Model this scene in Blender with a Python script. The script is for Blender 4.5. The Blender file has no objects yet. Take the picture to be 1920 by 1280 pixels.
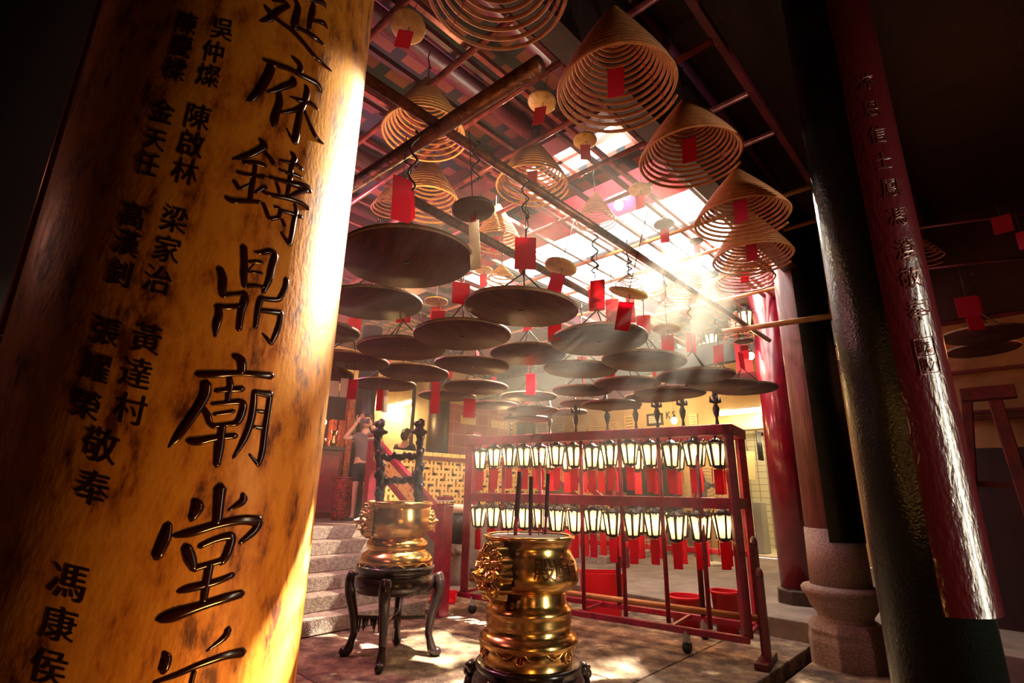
import bpy, bmesh, math, random
import numpy as np
from mathutils import Vector, Matrix
random.seed(7)
PI = math.pi
SC = bpy.context.scene
COL = SC.collection

# ------------------------------------------------------------------ camera
FPX, CAMH = 975.0, 1.5
VPX, VPY = 1020.0, -2755.0            # where the verticals meet
_U = np.array([(VPX-960)/FPX, (640-VPY)/FPX, -1.0]); _U /= np.linalg.norm(_U)
_Y = np.array([0, 0, -1.0]); _Y = _Y-(_Y@_U)*_U; _Y /= np.linalg.norm(_Y)
_X = np.cross(_Y, _U)
RM = np.array([_X, _Y, _U])           # camera -> world
cd = bpy.data.cameras.new('camera'); cam = bpy.data.objects.new('camera', cd); COL.objects.link(cam)
cd.sensor_width = 36.0; cd.lens = FPX/1920*36.0; cd.clip_start = 0.02; cd.clip_end = 200
cam.matrix_world = Matrix.Translation((0, 0, CAMH)) @ Matrix([list(r) for r in RM]).to_4x4()
SC.camera = cam
CAM = Vector((0, 0, CAMH))

def ray(px, py):
    d = RM @ np.array([(px-960)/FPX, (640-py)/FPX, -1.0]); return Vector(d)
def at_z(px, py, z):
    d = ray(px, py); return CAM+d*((z-CAMH)/d.z)
def at_d(px, py, t): return CAM+ray(px, py)*t
def at_y(px, py, y):
    d = ray(px, py); return CAM+d*(y/d.y)
def proj(p):
    c = RM.T @ np.array(Vector(p)-CAM); return 960+FPX*c[0]/-c[2], 640-FPX*c[1]/-c[2]
# the building's own grid: s along the poles, t across them
AXA = math.radians(46.5)
US = Vector((math.cos(AXA), math.sin(AXA), 0)); UT = Vector((-US.y, US.x, 0))
def st(s, t, z=0.0): return US*s+UT*t+Vector((0, 0, z))
ROT = Matrix.Rotation(AXA, 3, 'Z')
def to_st(p): return Vector(p).dot(US), Vector(p).dot(UT)

# ------------------------------------------------------------------ render look, world, lights
SC.view_settings.view_transform = 'Standard'; SC.view_settings.look = 'None'
SC.view_settings.exposure = 0.42; SC.view_settings.gamma = 1.0
SC.view_settings.use_curve_mapping = False
cy = SC.cycles
cy.max_bounces = 6; cy.diffuse_bounces = 3; cy.glossy_bounces = 3; cy.transmission_bounces = 3
cy.volume_bounces = 0; cy.transparent_max_bounces = 6
cy.caustics_reflective = False; cy.caustics_refractive = False
cy.sample_clamp_indirect = 4.0; cy.use_denoising = True
cy.volume_step_rate = 4.0
W = bpy.data.worlds.new('sky'); SC.world = W; W.use_nodes = True
bg = W.node_tree.nodes['Background']; bg.inputs[0].default_value = (1.0, 0.95, 0.86, 1); bg.inputs[1].default_value = 7.0

def light(name, kind, loc, energy, color, size=0.05, target=None, spot=None, **kw):
    ld = bpy.data.lights.new(name, kind); o = bpy.data.objects.new(name, ld); COL.objects.link(o)
    o.location = loc; ld.energy = energy; ld.color = color
    if kind == 'AREA':
        ld.shape = 'RECTANGLE'; ld.size = size[0]; ld.size_y = size[1]
    elif kind != 'SUN': ld.shadow_soft_size = size
    if spot: ld.spot_size = spot[0]; ld.spot_blend = spot[1]
    if target is not None:
        o.rotation_euler = (Vector(target)-Vector(loc)).to_track_quat('-Z', 'Y').to_euler()
    for k, v in kw.items(): setattr(ld, k, v)
    return o
SKY_S, SKY_T = (4.95, 7.8), (1.5, 5.3)
# sunlight through the roof opening
SUNP = Vector((3.83, 8.39, 6.5))
light('sunlight', 'SPOT', SUNP, 6000, (1, 0.84, 0.58), 0.06, target=(0.2, 4.2, 0.6), spot=(math.radians(80), 0.3))
for tg_, an_, e_ in ((at_d(850, 850, 3.9), 2.6, 95000), (at_d(900, 860, 2.7), 2.2, 95000), (at_d(985, 720, 2.0), 1.6, 95000), (at_d(1060, 700, 1.9), 2.2, 95000), (at_d(1140, 700, 2.0), 2.4, 95000),
                     (at_d(1200, 800, 2.3), 2.2, 82000), (at_d(1262, 760, 2.4), 2.2, 82000), (at_d(1328, 760, 2.3), 3.0, 82000),
                     (at_z(625, 1215, 0), 8, 45000), (at_z(860, 1165, 0), 6, 45000), (at_z(1410, 1250, 0), 8, 28000), (Vector((-0.42, 1.2, 2.1)), 8, 12000)):
    light('sunbeam', 'SPOT', SUNP, e_, (1, 0.9, 0.68), 0.03, target=tg_, spot=(math.radians(an_), 0.12))
light('sunlight', 'SPOT', (0.75, 4.5, 6.7), 26000, (1, 0.86, 0.6), 0.06, target=(-1.15, 5.2, 0), spot=(math.radians(24), 0.5))
light('sunlight', 'SPOT', (2.3, 6.4, 6.7), 20000, (1, 0.86, 0.6), 0.06, target=(1.5, 4.5, 0), spot=(math.radians(20), 0.5))
po = light('skylight_portal', 'AREA', st(6.37, 3.4, 4.78), 1, (1, 1, 1), (2.8, 3.8), target=st(6.37, 3.4, 0))
po.data.cycles.is_portal = True; po.rotation_euler = (0, 0, AXA)
# lamps of the hall, with unseen fill lights added among them
light('entrance_lamp', 'POINT', (0.50, 0.74, 0.78), 27, (1, 0.44, 0.1), 0.1)
light('entrance_fill', 'POINT', (0.85, 0.95, 1.95), 4, (1, 0.5, 0.2), 0.1)  # unseen fill light, added for the coils
light('coil_fill', 'POINT', st(2.2, 2.9, 3.4), 34, (1, 0.62, 0.27), 0.12)  # added warm fill for the left coils, no lamp hangs here
light('side_doorway', 'AREA', (4.3, 0.75, 1.9), 22, (1, 0.95, 0.72), (0.16, 3.0), target=(1.8, 2.4, 1.9)).data.spread = math.radians(70)
light('left_hall_fill', 'POINT', st(2.0, 5.4, 3.5), 230, (1, 0.3, 0.45), 0.2)  # purple fill added to lift the ceiling, without a lamp
light('left_aisle_lamp', 'POINT', (-1.95, 0.85, 2.3), 1.0, (1, 0.5, 0.4), 0.06)
light('steps_fill', 'POINT', st(3.0, 6.9, 2.9), 40, (1, 0.62, 0.3), 0.15)  # warm fill added to brighten the steps, not a lamp of the place
light('near_hall_fill', 'POINT', st(1.0, 3.4, 2.2), 12, (1, 0.3, 0.36), 0.2)  # added reddish fill for the near hall, no lamp here

# ------------------------------------------------------------------ materials
MATS = {}
def mat(name, col, rough=0.5, metal=0.0, col2=None, scale=8.0, stretch=(1, 1, 1), detail=5.0, bump=0.0, bscale=None,
        lo=0.35, hi=0.65, emit=None, estr=0.0, transl=None, col3=None, rough2=None, spec=0.5, coat=0.0):
    m = bpy.data.materials.new(name); m.use_nodes = True; nt = m.node_tree; N = nt.nodes; L = nt.links
    b = N['Principled BSDF']; out = N['Material Output']
    b.inputs['Base Color'].default_value = (*col, 1); b.inputs['Roughness'].default_value = rough
    b.inputs['Metallic'].default_value = metal; b.inputs['Specular IOR Level'].default_value = spec
    b.inputs['Coat Weight'].default_value = coat; b.inputs['Coat Roughness'].default_value = 0.12
    tc = N.new('ShaderNodeTexCoord'); mp = N.new('ShaderNodeMapping'); mp.inputs['Scale'].default_value = stretch
    L.new(tc.outputs['Object'], mp.inputs['Vector'])
    if col2:
        nz = N.new('ShaderNodeTexNoise'); nz.inputs['Scale'].default_value = scale; nz.inputs['Detail'].default_value = detail
        nz.inputs['Roughness'].default_value = 0.65
        L.new(mp.outputs[0], nz.inputs['Vector'])
        cr = N.new('ShaderNodeValToRGB'); cr.color_ramp.elements[0].position = lo; cr.color_ramp.elements[1].position = hi
        cr.color_ramp.elements[0].color = (*col2, 1); cr.color_ramp.elements[1].color = (*col, 1)
        if col3:
            e = cr.color_ramp.elements.new((lo+hi)/2); e.color = (*col3, 1)
        L.new(nz.outputs['Fac'], cr.inputs[0]); L.new(cr.outputs[0], b.inputs['Base Color'])
        if rough2 is not None:
            mr = N.new('ShaderNodeMapRange'); mr.inputs[1].default_value = lo; mr.inputs[2].default_value = hi
            mr.inputs[3].default_value = rough2; mr.inputs[4].default_value = rough
            L.new(nz.outputs['Fac'], mr.inputs[0]); L.new(mr.outputs[0], b.inputs['Roughness'])
    if bump:
        nb = N.new('ShaderNodeTexNoise'); nb.inputs['Scale'].default_value = bscale or scale*3; nb.inputs['Detail'].default_value = 6
        L.new(mp.outputs[0], nb.inputs['Vector'])
        bp = N.new('ShaderNodeBump'); bp.inputs['Strength'].default_value = bump; bp.inputs['Distance'].default_value = 0.02
        L.new(nb.outputs['Fac'], bp.inputs['Height']); L.new(bp.outputs[0], b.inputs['Normal'])
    if emit:
        b.inputs['Emission Color'].default_value = (*emit, 1); b.inputs['Emission Strength'].default_value = estr
        m.cycles.emission_sampling = 'NONE'
    if transl:
        tr = N.new('ShaderNodeBsdfTranslucent'); tr.inputs[0].default_value = (*transl, 1)
        mx = N.new('ShaderNodeMixShader'); mx.inputs[0].default_value = 0.5
        L.new(b.outputs[0], mx.inputs[1]); L.new(tr.outputs[0], mx.inputs[2]); L.new(mx.outputs[0], out.inputs['Surface'])
    MATS[name] = m
    return m
def nodes_of(m):
    return m.node_tree.nodes, m.node_tree.links, m.node_tree.nodes['Principled BSDF']

GOLD = mat('worn_gold_paint', (0.78, 0.34, 0.045), 0.38, 0.2, col2=(0.13, 0.028, 0.007), col3=(0.60, 0.22, 0.025), scale=12, stretch=(2.0, 2.0, 0.8), detail=15, lo=0.36, hi=0.58, bump=0.06, bscale=70, rough2=0.5)
INK = mat('brown_lacquer_relief', (0.028, 0.006, 0.005), 0.16, coat=0.6)
INKS = mat('dark_painted_names', (0.02, 0.006, 0.004), 0.4)
BLACKLAC = mat('black_lacquer', (0.005, 0.006, 0.005), 0.2, bump=0.25, bscale=80, spec=0.25)
BLACKM = mat('matt_black_paint', (0.01, 0.006, 0.007), 0.95, spec=0.05)
REDLAC = mat('maroon_lacquer', (0.055, 0.004, 0.006), 0.2, bump=0.25, bscale=45, stretch=(1, 1, 0.4), coat=0.4)
REDCOL = mat('red_column_lacquer', (0.22, 0.006, 0.02), 0.22, col2=(0.12, 0.004, 0.012), scale=3, bump=0.08, bscale=20, coat=0.5)
REDWOOD = mat('red_painted_wood', (0.30, 0.009, 0.04), 0.4, col2=(0.14, 0.006, 0.022), scale=9, bump=0.15)
DARKRED = mat('dark_red_wood', (0.16, 0.006, 0.018), 0.45, col2=(0.06, 0.004, 0.01), scale=6, bump=0.2)
DARKWOOD = mat('dark_wood', (0.035, 0.014, 0.012), 0.35, col2=(0.012, 0.006, 0.007), scale=9, stretch=(3, 3, 0.6), bump=0.2)
BROWNCOL = mat('brown_column_wood', (0.20, 0.07, 0.065), 0.5, col2=(0.09, 0.03, 0.032), scale=5, stretch=(4, 4, 0.5), bump=0.3)
BRONZE = mat('polished_bronze', (0.82, 0.5, 0.18), 0.2, 1.0, col2=(0.62, 0.32, 0.09), scale=5, detail=3, lo=0.3, hi=0.6, bump=0.03, bscale=12, rough2=0.28)
BRONZED = mat('dull_bronze', (0.30, 0.12, 0.03), 0.35, 0.9, col2=(0.10, 0.035, 0.012), scale=14, bump=0.3)
IRON = mat('blackened_iron', (0.03, 0.024, 0.03), 0.4, 0.4, bump=0.4, bscale=30)
STEEL = mat('dark_wire', (0.05, 0.035, 0.03), 0.4, 0.7)
BLACKW = mat('black_lacquered_stand', (0.016, 0.008, 0.009), 0.25, bump=0.15, bscale=30, coat=0.3)
STONE = mat('granite_paving', (0.48, 0.38, 0.23), 0.75, col2=(0.05, 0.028, 0.024), col3=(0.2, 0.13, 0.09), scale=4.5, detail=15, bump=1.0, bscale=34, lo=0.36, hi=0.66)
STEP = mat('granite_step', (0.44, 0.36, 0.30), 0.8, col2=(0.20, 0.14, 0.12), scale=22, detail=8, bump=0.6, bscale=60)
GRAN = mat('granite_column', (0.34, 0.25, 0.22), 0.75, col2=(0.14, 0.09, 0.085), scale=70, detail=4, bump=0.35, bscale=60)
CONC = mat('worn_concrete', (0.30, 0.23, 0.20), 0.7, col2=(0.17, 0.12, 0.105), scale=3, detail=10, bump=0.2)
DARKF = mat('dark_floor_tiles', (0.03, 0.016, 0.016), 0.5, col2=(0.014, 0.008, 0.009), scale=4, bump=0.2)
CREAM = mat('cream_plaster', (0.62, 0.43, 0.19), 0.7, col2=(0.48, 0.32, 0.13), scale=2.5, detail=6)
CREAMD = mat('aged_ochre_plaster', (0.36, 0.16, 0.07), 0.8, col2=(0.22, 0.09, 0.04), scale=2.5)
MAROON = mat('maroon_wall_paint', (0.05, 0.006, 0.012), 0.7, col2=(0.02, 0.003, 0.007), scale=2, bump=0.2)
ROOFP = mat('purple_red_beam', (0.16, 0.012, 0.05), 0.45, col2=(0.07, 0.006, 0.028), scale=5, bump=0.3)
CRIMSON = mat('crimson_beam', (0.45, 0.006, 0.05), 0.45, col2=(0.3, 0.004, 0.035), scale=5)
PINKROD = mat('red_painted_rod', (0.45, 0.10, 0.09), 0.28, 0.2, col2=(0.16, 0.02, 0.03), scale=12)
RUST = mat('rusty_steel_pole', (0.30, 0.10, 0.05), 0.35, 0.5, col2=(0.06, 0.018, 0.022), scale=11, detail=8, bump=0.3)
BAMBOO = mat('bamboo', (0.52, 0.27, 0.09), 0.4, col2=(0.36, 0.15, 0.05), scale=5, bump=0.1)
TRAY = mat('sooty_wooden_tray', (0.11, 0.034, 0.036), 0.5, col2=(0.04, 0.011, 0.017), scale=5, stretch=(0.6, 3, 1), detail=9, bump=0.12, spec=0.15)
TRAYRIM = mat('tray_rim', (0.30, 0.17, 0.10), 0.5, col2=(0.13, 0.06, 0.04), scale=12)
ASHDISH = mat('gold_card_dish', (0.62, 0.38, 0.11), 0.45, col2=(0.40, 0.2, 0.05), scale=16, bump=0.1)
ASHDISHD = mat('dark_card_dish', (0.10, 0.045, 0.03), 0.5, col2=(0.05, 0.02, 0.015), scale=16)
COIL = mat('incense_paste', (0.58, 0.30, 0.075), 0.65, col2=(0.42, 0.19, 0.045), scale=20, bump=0.15)
COILR = mat('reddish_incense_paste', (0.48, 0.17, 0.05), 0.6, col2=(0.32, 0.10, 0.035), scale=20, bump=0.15)
PAPER = mat('red_paper', (0.56, 0.008, 0.05), 0.6, transl=(0.55, 0.012, 0.07))
PAPERW = mat('cream_paper', (0.92, 0.88, 0.78), 0.6, transl=(0.95, 0.9, 0.78))
GLOW = mat('lit_lantern_glass', (0.9, 0.7, 0.35), 0.4, emit=(1.0, 0.66, 0.27), estr=1.9)
BULB = mat('bulb', (1, 0.8, 0.5), 0.4, emit=(1.0, 0.7, 0.3), estr=30)
TUBE = mat('fluorescent_tube', (1, 1, 0.9), 0.4, emit=(1.0, 0.9, 0.62), estr=9)
WHITEP = mat('white_paint', (0.75, 0.66, 0.5), 0.5)
PLASTICR = mat('red_plastic', (0.6, 0.012, 0.03), 0.35)
GREYP = mat('grey_plastic', (0.35, 0.36, 0.34), 0.4)
BLACKP = mat('black_plastic', (0.012, 0.013, 0.015), 0.4)
SAND = mat('incense_ash', (0.62, 0.56, 0.48), 0.95, col2=(0.4, 0.34, 0.28), scale=40, bump=0.6)
SKIN = mat('skin', (0.62, 0.36, 0.24), 0.5)
HAIR = mat('black_hair', (0.01, 0.007, 0.008), 0.5)
TOPG = mat('grey_cloth', (0.16, 0.13, 0.13), 0.8)
NAVY = mat('black_cloth', (0.012, 0.012, 0.02), 0.8)
YELLOWC = mat('yellow_glazed_fretwork', (0.78, 0.55, 0.2), 0.45, col2=(0.55, 0.32, 0.08), scale=20)
STICK = mat('dark_incense_stick', (0.05, 0.022, 0.03), 0.8, bump=0.3, bscale=60)

N, L, b = nodes_of(GLOW)
_tc = N.new('ShaderNodeTexCoord'); _sp = N.new('ShaderNodeSeparateXYZ'); L.new(_tc.outputs['Object'], _sp.inputs[0])
_m1 = N.new('ShaderNodeMath'); _m1.operation = 'SUBTRACT'; _m1.inputs[1].default_value = 0.125; L.new(_sp.outputs['Z'], _m1.inputs[0])
_m2 = N.new('ShaderNodeMath'); _m2.operation = 'ABSOLUTE'; L.new(_m1.outputs[0], _m2.inputs[0])
_mr = N.new('ShaderNodeMapRange'); _mr.inputs[1].default_value = 0.02; _mr.inputs[2].default_value = 0.12; _mr.inputs[3].default_value = 2.8; _mr.inputs[4].default_value = 0.95
L.new(_m2.outputs[0], _mr.inputs[0]); L.new(_mr.outputs[0], b.inputs['Emission Strength'])
def tiles_mat(name, a, mortar, sx, sy, rough, coord='Object', mort=0.02, offs=0.0, rot=(0, 0, 0), a2=None, bump=0.0):
    m = mat(name, a, rough); N, L, b = nodes_of(m)
    tc = N.new('ShaderNodeTexCoord'); mp = N.new('ShaderNodeMapping'); mp.inputs['Rotation'].default_value = rot
    br = N.new('ShaderNodeTexBrick'); br.offset = offs; br.inputs['Scale'].default_value = 1.0
    br.inputs['Brick Width'].default_value = sx; br.inputs['Row Height'].default_value = sy; br.inputs['Mortar Size'].default_value = mort
    br.inputs['Color1'].default_value = (*a, 1); br.inputs['Color2'].default_value = (*(a2 or a), 1); br.inputs['Mortar'].default_value = (*mortar, 1)
    L.new(tc.outputs['Object'], mp.inputs[0]); L.new(mp.outputs[0], br.inputs['Vector'])
    nz = N.new('ShaderNodeTexNoise'); nz.inputs['Scale'].default_value = 5; L.new(mp.outputs[0], nz.inputs['Vector'])
    mx = N.new('ShaderNodeMixRGB'); mx.blend_type = 'MULTIPLY'; mx.inputs[0].default_value = 0.6
    L.new(br.outputs['Color'], mx.inputs[1]); L.new(nz.outputs['Color'], mx.inputs[2]); L.new(br.outputs['Color'], b.inputs['Base Color'])
    if bump:
        bp = N.new('ShaderNodeBump'); bp.inputs['Strength'].default_value = bump; bp.inputs['Distance'].default_value = 0.02
        L.new(br.outputs['Fac'], bp.inputs['Height']); bp.invert = True; L.new(bp.outputs[0], b.inputs['Normal'])
    return m
ROOFT = tiles_mat('roof_tiles', (0.24, 0.085, 0.045), (0.018, 0.03, 0.035), 0.24, 0.3, 0.8, mort=0.055, a2=(0.16, 0.05, 0.04))
WTILE = tiles_mat('white_wall_tiles', (0.66, 0.62, 0.46), (0.3, 0.25, 0.17), 0.16, 0.16, 0.35, mort=0.008, rot=(PI/2, 0, 0))
REDT = tiles_mat('red_panel_tiles', (0.32, 0.03, 0.03), (0.5, 0.28, 0.12), 0.42, 0.32, 0.5, mort=0.006, rot=(PI/2, 0, 0))

# ------------------------------------------------------------------ mesh building
class MB:
    def __init__(s): s.v = []; s.f = []; s.sm = []
    def add(s, vs, fs, smooth=False):
        o = len(s.v); s.v += [Vector(v) for v in vs]
        for f in fs: s.f.append([o+i for i in f]); s.sm.append(smooth)
        return s
    def box(s, c, size, rot=None):
        c = Vector(c); h = Vector(size)/2; vs = []
        for x in (-1, 1):
            for y in (-1, 1):
                for z in (-1, 1):
                    p = Vector((x*h.x, y*h.y, z*h.z)); vs.append(c+(rot @ p if rot else p))
        return s.add(vs, [(0, 1, 3, 2), (4, 6, 7, 5), (0, 4, 5, 1), (2, 3, 7, 6), (0, 2, 6, 4), (1, 5, 7, 3)])
    def beam(s, a, b, w, h, up=(0, 0, 1)):
        a = Vector(a); b = Vector(b); d = (b-a); L = d.length; d.normalize(); up = Vector(up)
        x = d.cross(up)
        if x.length < 1e-4: x = d.cross(Vector((0, 1, 0)))
        x.normalize(); y = x.cross(d)
        r = Matrix((x, d, y)).transposed()
        return s.box((a+b)/2, (w, L, h), r)
    def tube(s, pts, r, n=8, caps=True, flat=None, closed=False):
        pts = [Vector(p) for p in pts]; k = len(pts); rs = r if isinstance(r, (list, tuple)) else [r]*k
        vs = []; prev = None
        for i, p in enumerate(pts):
            a = pts[i-1] if (i > 0 or closed) else p; b = pts[(i+1) % k] if (i < k-1 or closed) else p
            d = (b-a)
            if d.length < 1e-9: d = Vector((0, 0, 1))
            d.normalize()
            if flat is not None:
                nrm = flat[i]; x = d.cross(nrm); x = x.normalized() if x.length > 1e-6 else Vector((1, 0, 0)); y = nrm
            else:
                if prev is None:
                    x = d.orthogonal().normalized()
                else:
                    x = prev-d*prev.dot(d)
                    x = x.normalized() if x.length > 1e-6 else d.orthogonal().normalized()
                prev = x; y = d.cross(x)
            for j in range(n):
                an = 2*PI*j/n
                vs.append(p+x*(math.cos(an)*rs[i])+y*(math.sin(an)*rs[i]*(0.55 if flat is not None else 1)))
        fs = []
        for i in range(k if closed else k-1):
            i2 = (i+1) % k
            for j in range(n):
                j2 = (j+1) % n; fs.append((i*n+j, i*n+j2, i2*n+j2, i2*n+j))
        if caps and not closed:
            fs.append(tuple(range(n-1, -1, -1))); fs.append(tuple((k-1)*n+j for j in range(n)))
        return s.add(vs, fs, True)
    def lathe(s, prof, n=32, c=(0, 0, 0), caps=True, smooth=True, a0=0, a1=2*PI):
        c = Vector(c); k = len(prof); vs = []; full = abs(a1-a0-2*PI) < 1e-6
        m = n if full else n+1
        for r, z in prof:
            for j in range(m):
                an = a0+(a1-a0)*j/n; vs.append(c+Vector((r*math.cos(an), r*math.sin(an), z)))
        fs = []
        for i in range(k-1):
            for j in range(n):
                j2 = (j+1) % m; fs.append((i*m+j, i*m+j2, (i+1)*m+j2, (i+1)*m+j))
        s.add(vs, fs, smooth)
        if caps and full:
            o = len(s.v)-len(vs)
            if prof[0][0] > 1e-5: s.f.append([o+j for j in range(n-1, -1, -1)]); s.sm.append(False)
            if prof[-1][0] > 1e-5: s.f.append([o+(k-1)*m+j for j in range(n)]); s.sm.append(False)
        return s
    def ball(s, c, r, n=12, m=8, rot=None):
        c = Vector(c); r = Vector(r) if not isinstance(r, (int, float)) else Vector((r, r, r)); vs = []; fs = []
        for i in range(m+1):
            th = PI*i/m
            for j in range(n):
                ph = 2*PI*j/n; p = Vector((r.x*math.sin(th)*math.cos(ph), r.y*math.sin(th)*math.sin(ph), r.z*math.cos(th)))
                vs.append(c+(rot @ p if rot else p))
        for i in range(m):
            for j in range(n):
                j2 = (j+1) % n; fs.append((i*n+j, (i+1)*n+j, (i+1)*n+j2, i*n+j2))
        return s.add(vs, fs, True)
    def prism(s, poly, z0, z1):
        n = len(poly); vs = [Vector((p[0], p[1], z0)) for p in poly]+[Vector((p[0], p[1], z1)) for p in poly]
        fs = [tuple(range(n-1, -1, -1)), tuple(range(n, 2*n))]+[(i, (i+1) % n, n+(i+1) % n, n+i) for i in range(n)]
        return s.add(vs, fs)
    def sheet(s, p00, p10, p11, p01, th=0.002):
        p = [Vector(q) for q in (p00, p10, p11, p01)]; nr = (p[1]-p[0]).cross(p[3]-p[0]).normalized()*th/2
        return s.add([q-nr for q in p]+[q+nr for q in p], [(3, 2, 1, 0), (4, 5, 6, 7), (0, 1, 5, 4), (1, 2, 6, 5), (2, 3, 7, 6), (3, 0, 4, 7)])
    def build(s, name, m, parent=None, bevel=0.0, recalc=True, remesh=0.0, origin=None):
        org = WP.get(parent.name, Vector()) if parent else (Vector(origin) if origin is not None else Vector())
        me = bpy.data.meshes.new(name); me.from_pydata([tuple(v-org) for v in s.v], [], s.f)
        me.polygons.foreach_set('use_smooth', s.sm); me.materials.append(m); me.update()
        if recalc:
            bm = bmesh.new(); bm.from_mesh(me); bmesh.ops.recalc_face_normals(bm, faces=bm.faces); bm.to_mesh(me); bm.free()
        o = bpy.data.objects.new(name, me); COL.objects.link(o)
        WP[o.name] = org
        if parent: o.parent = parent
        elif origin is not None: o.location = org
        if remesh:
            md = o.modifiers.new('blend', 'REMESH'); md.mode = 'VOXEL'; md.voxel_size = remesh; md.use_smooth_shade = True
            md = o.modifiers.new('soft', 'SMOOTH'); md.iterations = 2; md.factor = 0.4
        if bevel:
            md = o.modifiers.new('edge', 'BEVEL'); md.width = bevel; md.segments = 2; md.limit_method = 'ANGLE'
        return o
WP = {}
def tag(o, label=None, cat=None, group=None, kind=None):
    if label: o['label'] = label
    if cat: o['category'] = cat
    if group: o['group'] = group
    if kind: o['kind'] = kind
    return o
def thing(name, label, cat, loc=(0, 0, 0), group=None, kind=None):
    o = bpy.data.objects.new(name, None); COL.objects.link(o); o.location = loc; o.empty_display_size = 0.05
    WP[o.name] = Vector(loc)
    return tag(o, label, cat, group, kind)
def dup(o, parent=None, label=None, loc=None, rot=None, scale=None):
    c = o.copy(); COL.objects.link(c); WP[c.name] = WP.get(o.name, Vector())
    if parent: c.parent = parent
    if label: c['label'] = label
    if loc is not None: c.location = loc
    if rot is not None: c.rotation_euler = rot
    if scale is not None: c.scale = scale
    for ch in [x for x in o.children]: dup(ch, c)
    return c
def struct(o, label=None, cat=None): return tag(o, label, cat, kind='structure')
def text_mesh(ch, res=3, bold=0.0):
    c = bpy.data.curves.new('glyph', 'FONT'); c.body = ch; c.resolution_u = res; c.offset = bold
    o = bpy.data.objects.new('glyph', c); COL.objects.link(o); bpy.context.view_layer.update()
    dg = bpy.context.evaluated_depsgraph_get(); me = bpy.data.meshes.new_from_object(o.evaluated_get(dg))
    vs = [(v.co.x, v.co.y) for v in me.vertices]; fs = [list(p.vertices) for p in me.polygons]
    ec = {}
    for f in fs:
        for i in range(len(f)):
            k = (f[i], f[(i+1) % len(f)]); ec[k] = 1
    rim = [k for k in ec if (k[1], k[0]) not in ec]
    bpy.data.objects.remove(o); bpy.data.curves.remove(c); bpy.data.meshes.remove(me)
    return vs, fs, rim
def glyph(mb, ch, place, th):
    """place(x, y, h): text square coordinates (0..1, centred) and height over the surface -> point"""
    vs, fs, rim = text_mesh(ch); n = len(vs)
    if not n: return
    lo = [place(x-0.5, y-0.38, -0.2*th) for x, y in vs]; hi = [place(x-0.5, y-0.38, th) for x, y in vs]
    mb.add(lo+hi, [[i+n for i in f] for f in fs]+[[a, b, b+n, a+n] for a, b in rim])

# ------------------------------------------------------------------ the setting
def stbox(mb, s0, s1, t0, t1, z0, z1):
    return mb.box(st((s0+s1)/2, (t0+t1)/2, (z0+z1)/2), (s1-s0, t1-t0, z1-z0), ROT)
SP = to_st(at_z(1288, 1130, 0.2))[0]
# floor: dark tiles, the courtyard paving laid on them, a drain between
struct(stbox(MB(), -6, 14, -9, 13, -0.3, -0.14).build('floor', DARKF, origin=(0, 0, -0.14)), 'dark tiled floor of the hall', 'floor')
g0 = to_st(at_z(1500, 1200, 0)); g1 = to_st(at_z(1462, 1280, 0)); e0 = to_st(at_z(1540, 1215, 0)); e1 = to_st(at_z(1482, 1280, 0))
tg = (g0[1]+g1[1])/2; te = (e0[1]+e1[1])/2; sg = to_st(at_z(1505, 1195, 0))[0]
o = MB()
stbox(o, -2, 2.4, tg, 5.67, -0.14, 0); stbox(o, 2.412, 4.2, tg, 3.2, -0.14, 0); stbox(o, 2.412, 4.2, 3.212, 5.67, -0.14, 0)
stbox(o, 4.212, sg, tg, 2.6, -0.14, 0); stbox(o, 4.212, sg+0.5, 2.612, 4.6, -0.14, 0); stbox(o, 4.212, SP-0.01, 4.612, 5.67, -0.14, 0); stbox(o, 4.7, SP-0.01, 5.67, 7.2, -0.14, 0)
stbox(o, sg+0.512, SP-0.01, 2.62, 4.6, -0.14, -0.01)
struct(o.build('floor', STONE, bevel=0.012), 'worn granite slabs paving the sunken courtyard', 'paving')
o = MB(); es = to_st(at_z(1540, 1215, 0))[0]
stbox(o, 1.5, es, te-0.9, te, -0.14, 0.0); stbox(o, es+0.02, 9, te-1.6, te-0.05, -0.14, -0.02); stbox(o, -3, 1.48, te-0.9, te, -0.14, 0)
struct(o.build('floor', STONE, bevel=0.02), 'granite kerb slabs across the drain beside the stone column', 'kerb')
o = MB(); stbox(o, SP, 12.6, -4, 7.25, -0.14, 0.2)
struct(o.build('floor', CONC, bevel=0.01), 'raised grey concrete side floor in front of the tiled washroom', 'floor')
o = MB(); stbox(o, -1.5, 16, 7.25, 12, -0.14, 0.99)
struct(o.build('floor', CONC, bevel=0.01), 'raised granite platform at the top of the steps', 'platform')

def flight(name, label, s0, s1):
    t = thing(name, label, 'steps', st((s0+s1)/2, 6.4))
    for i in range(6):
        a = 5.67+i*0.263
        stbox(MB(), s0+0.004*i, s1-0.004*i, a, 7.25, i*0.165, (i+1)*0.165).build('step', STEP, t, bevel=0.012)
    return t
flight('stone_steps', 'flight of granite steps beside the gilded pillar, climbing to the platform', 0.9, 4.5)
flight('stone_steps', 'second flight of granite steps, seen through the lantern rack', 8.95, 11.6)
struct(stbox(MB(), 11.6, 12.6, 5.67, 7.25, 0.2, 0.99).build('floor', CONC, bevel=0.01), 'raised ledge at the end of the second steps', 'platform')

# walls
def wall(name, s0, s1, t0, t1, z0, z1, m, label): return struct(stbox(MB(), s0, s1, t0, t1, z0, z1).build(name, m), label, 'wall')
wall('wall_left', -4, 16, 11.6, 11.8, 0.9, 4.9, CREAM, 'cream wall at the back of the platform')
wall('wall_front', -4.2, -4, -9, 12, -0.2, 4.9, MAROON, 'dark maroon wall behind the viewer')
wall('wall_right', -4, 14, -9.2, -9, -0.2, 4.9, MAROON, 'dark maroon wall of the side hall')
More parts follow.
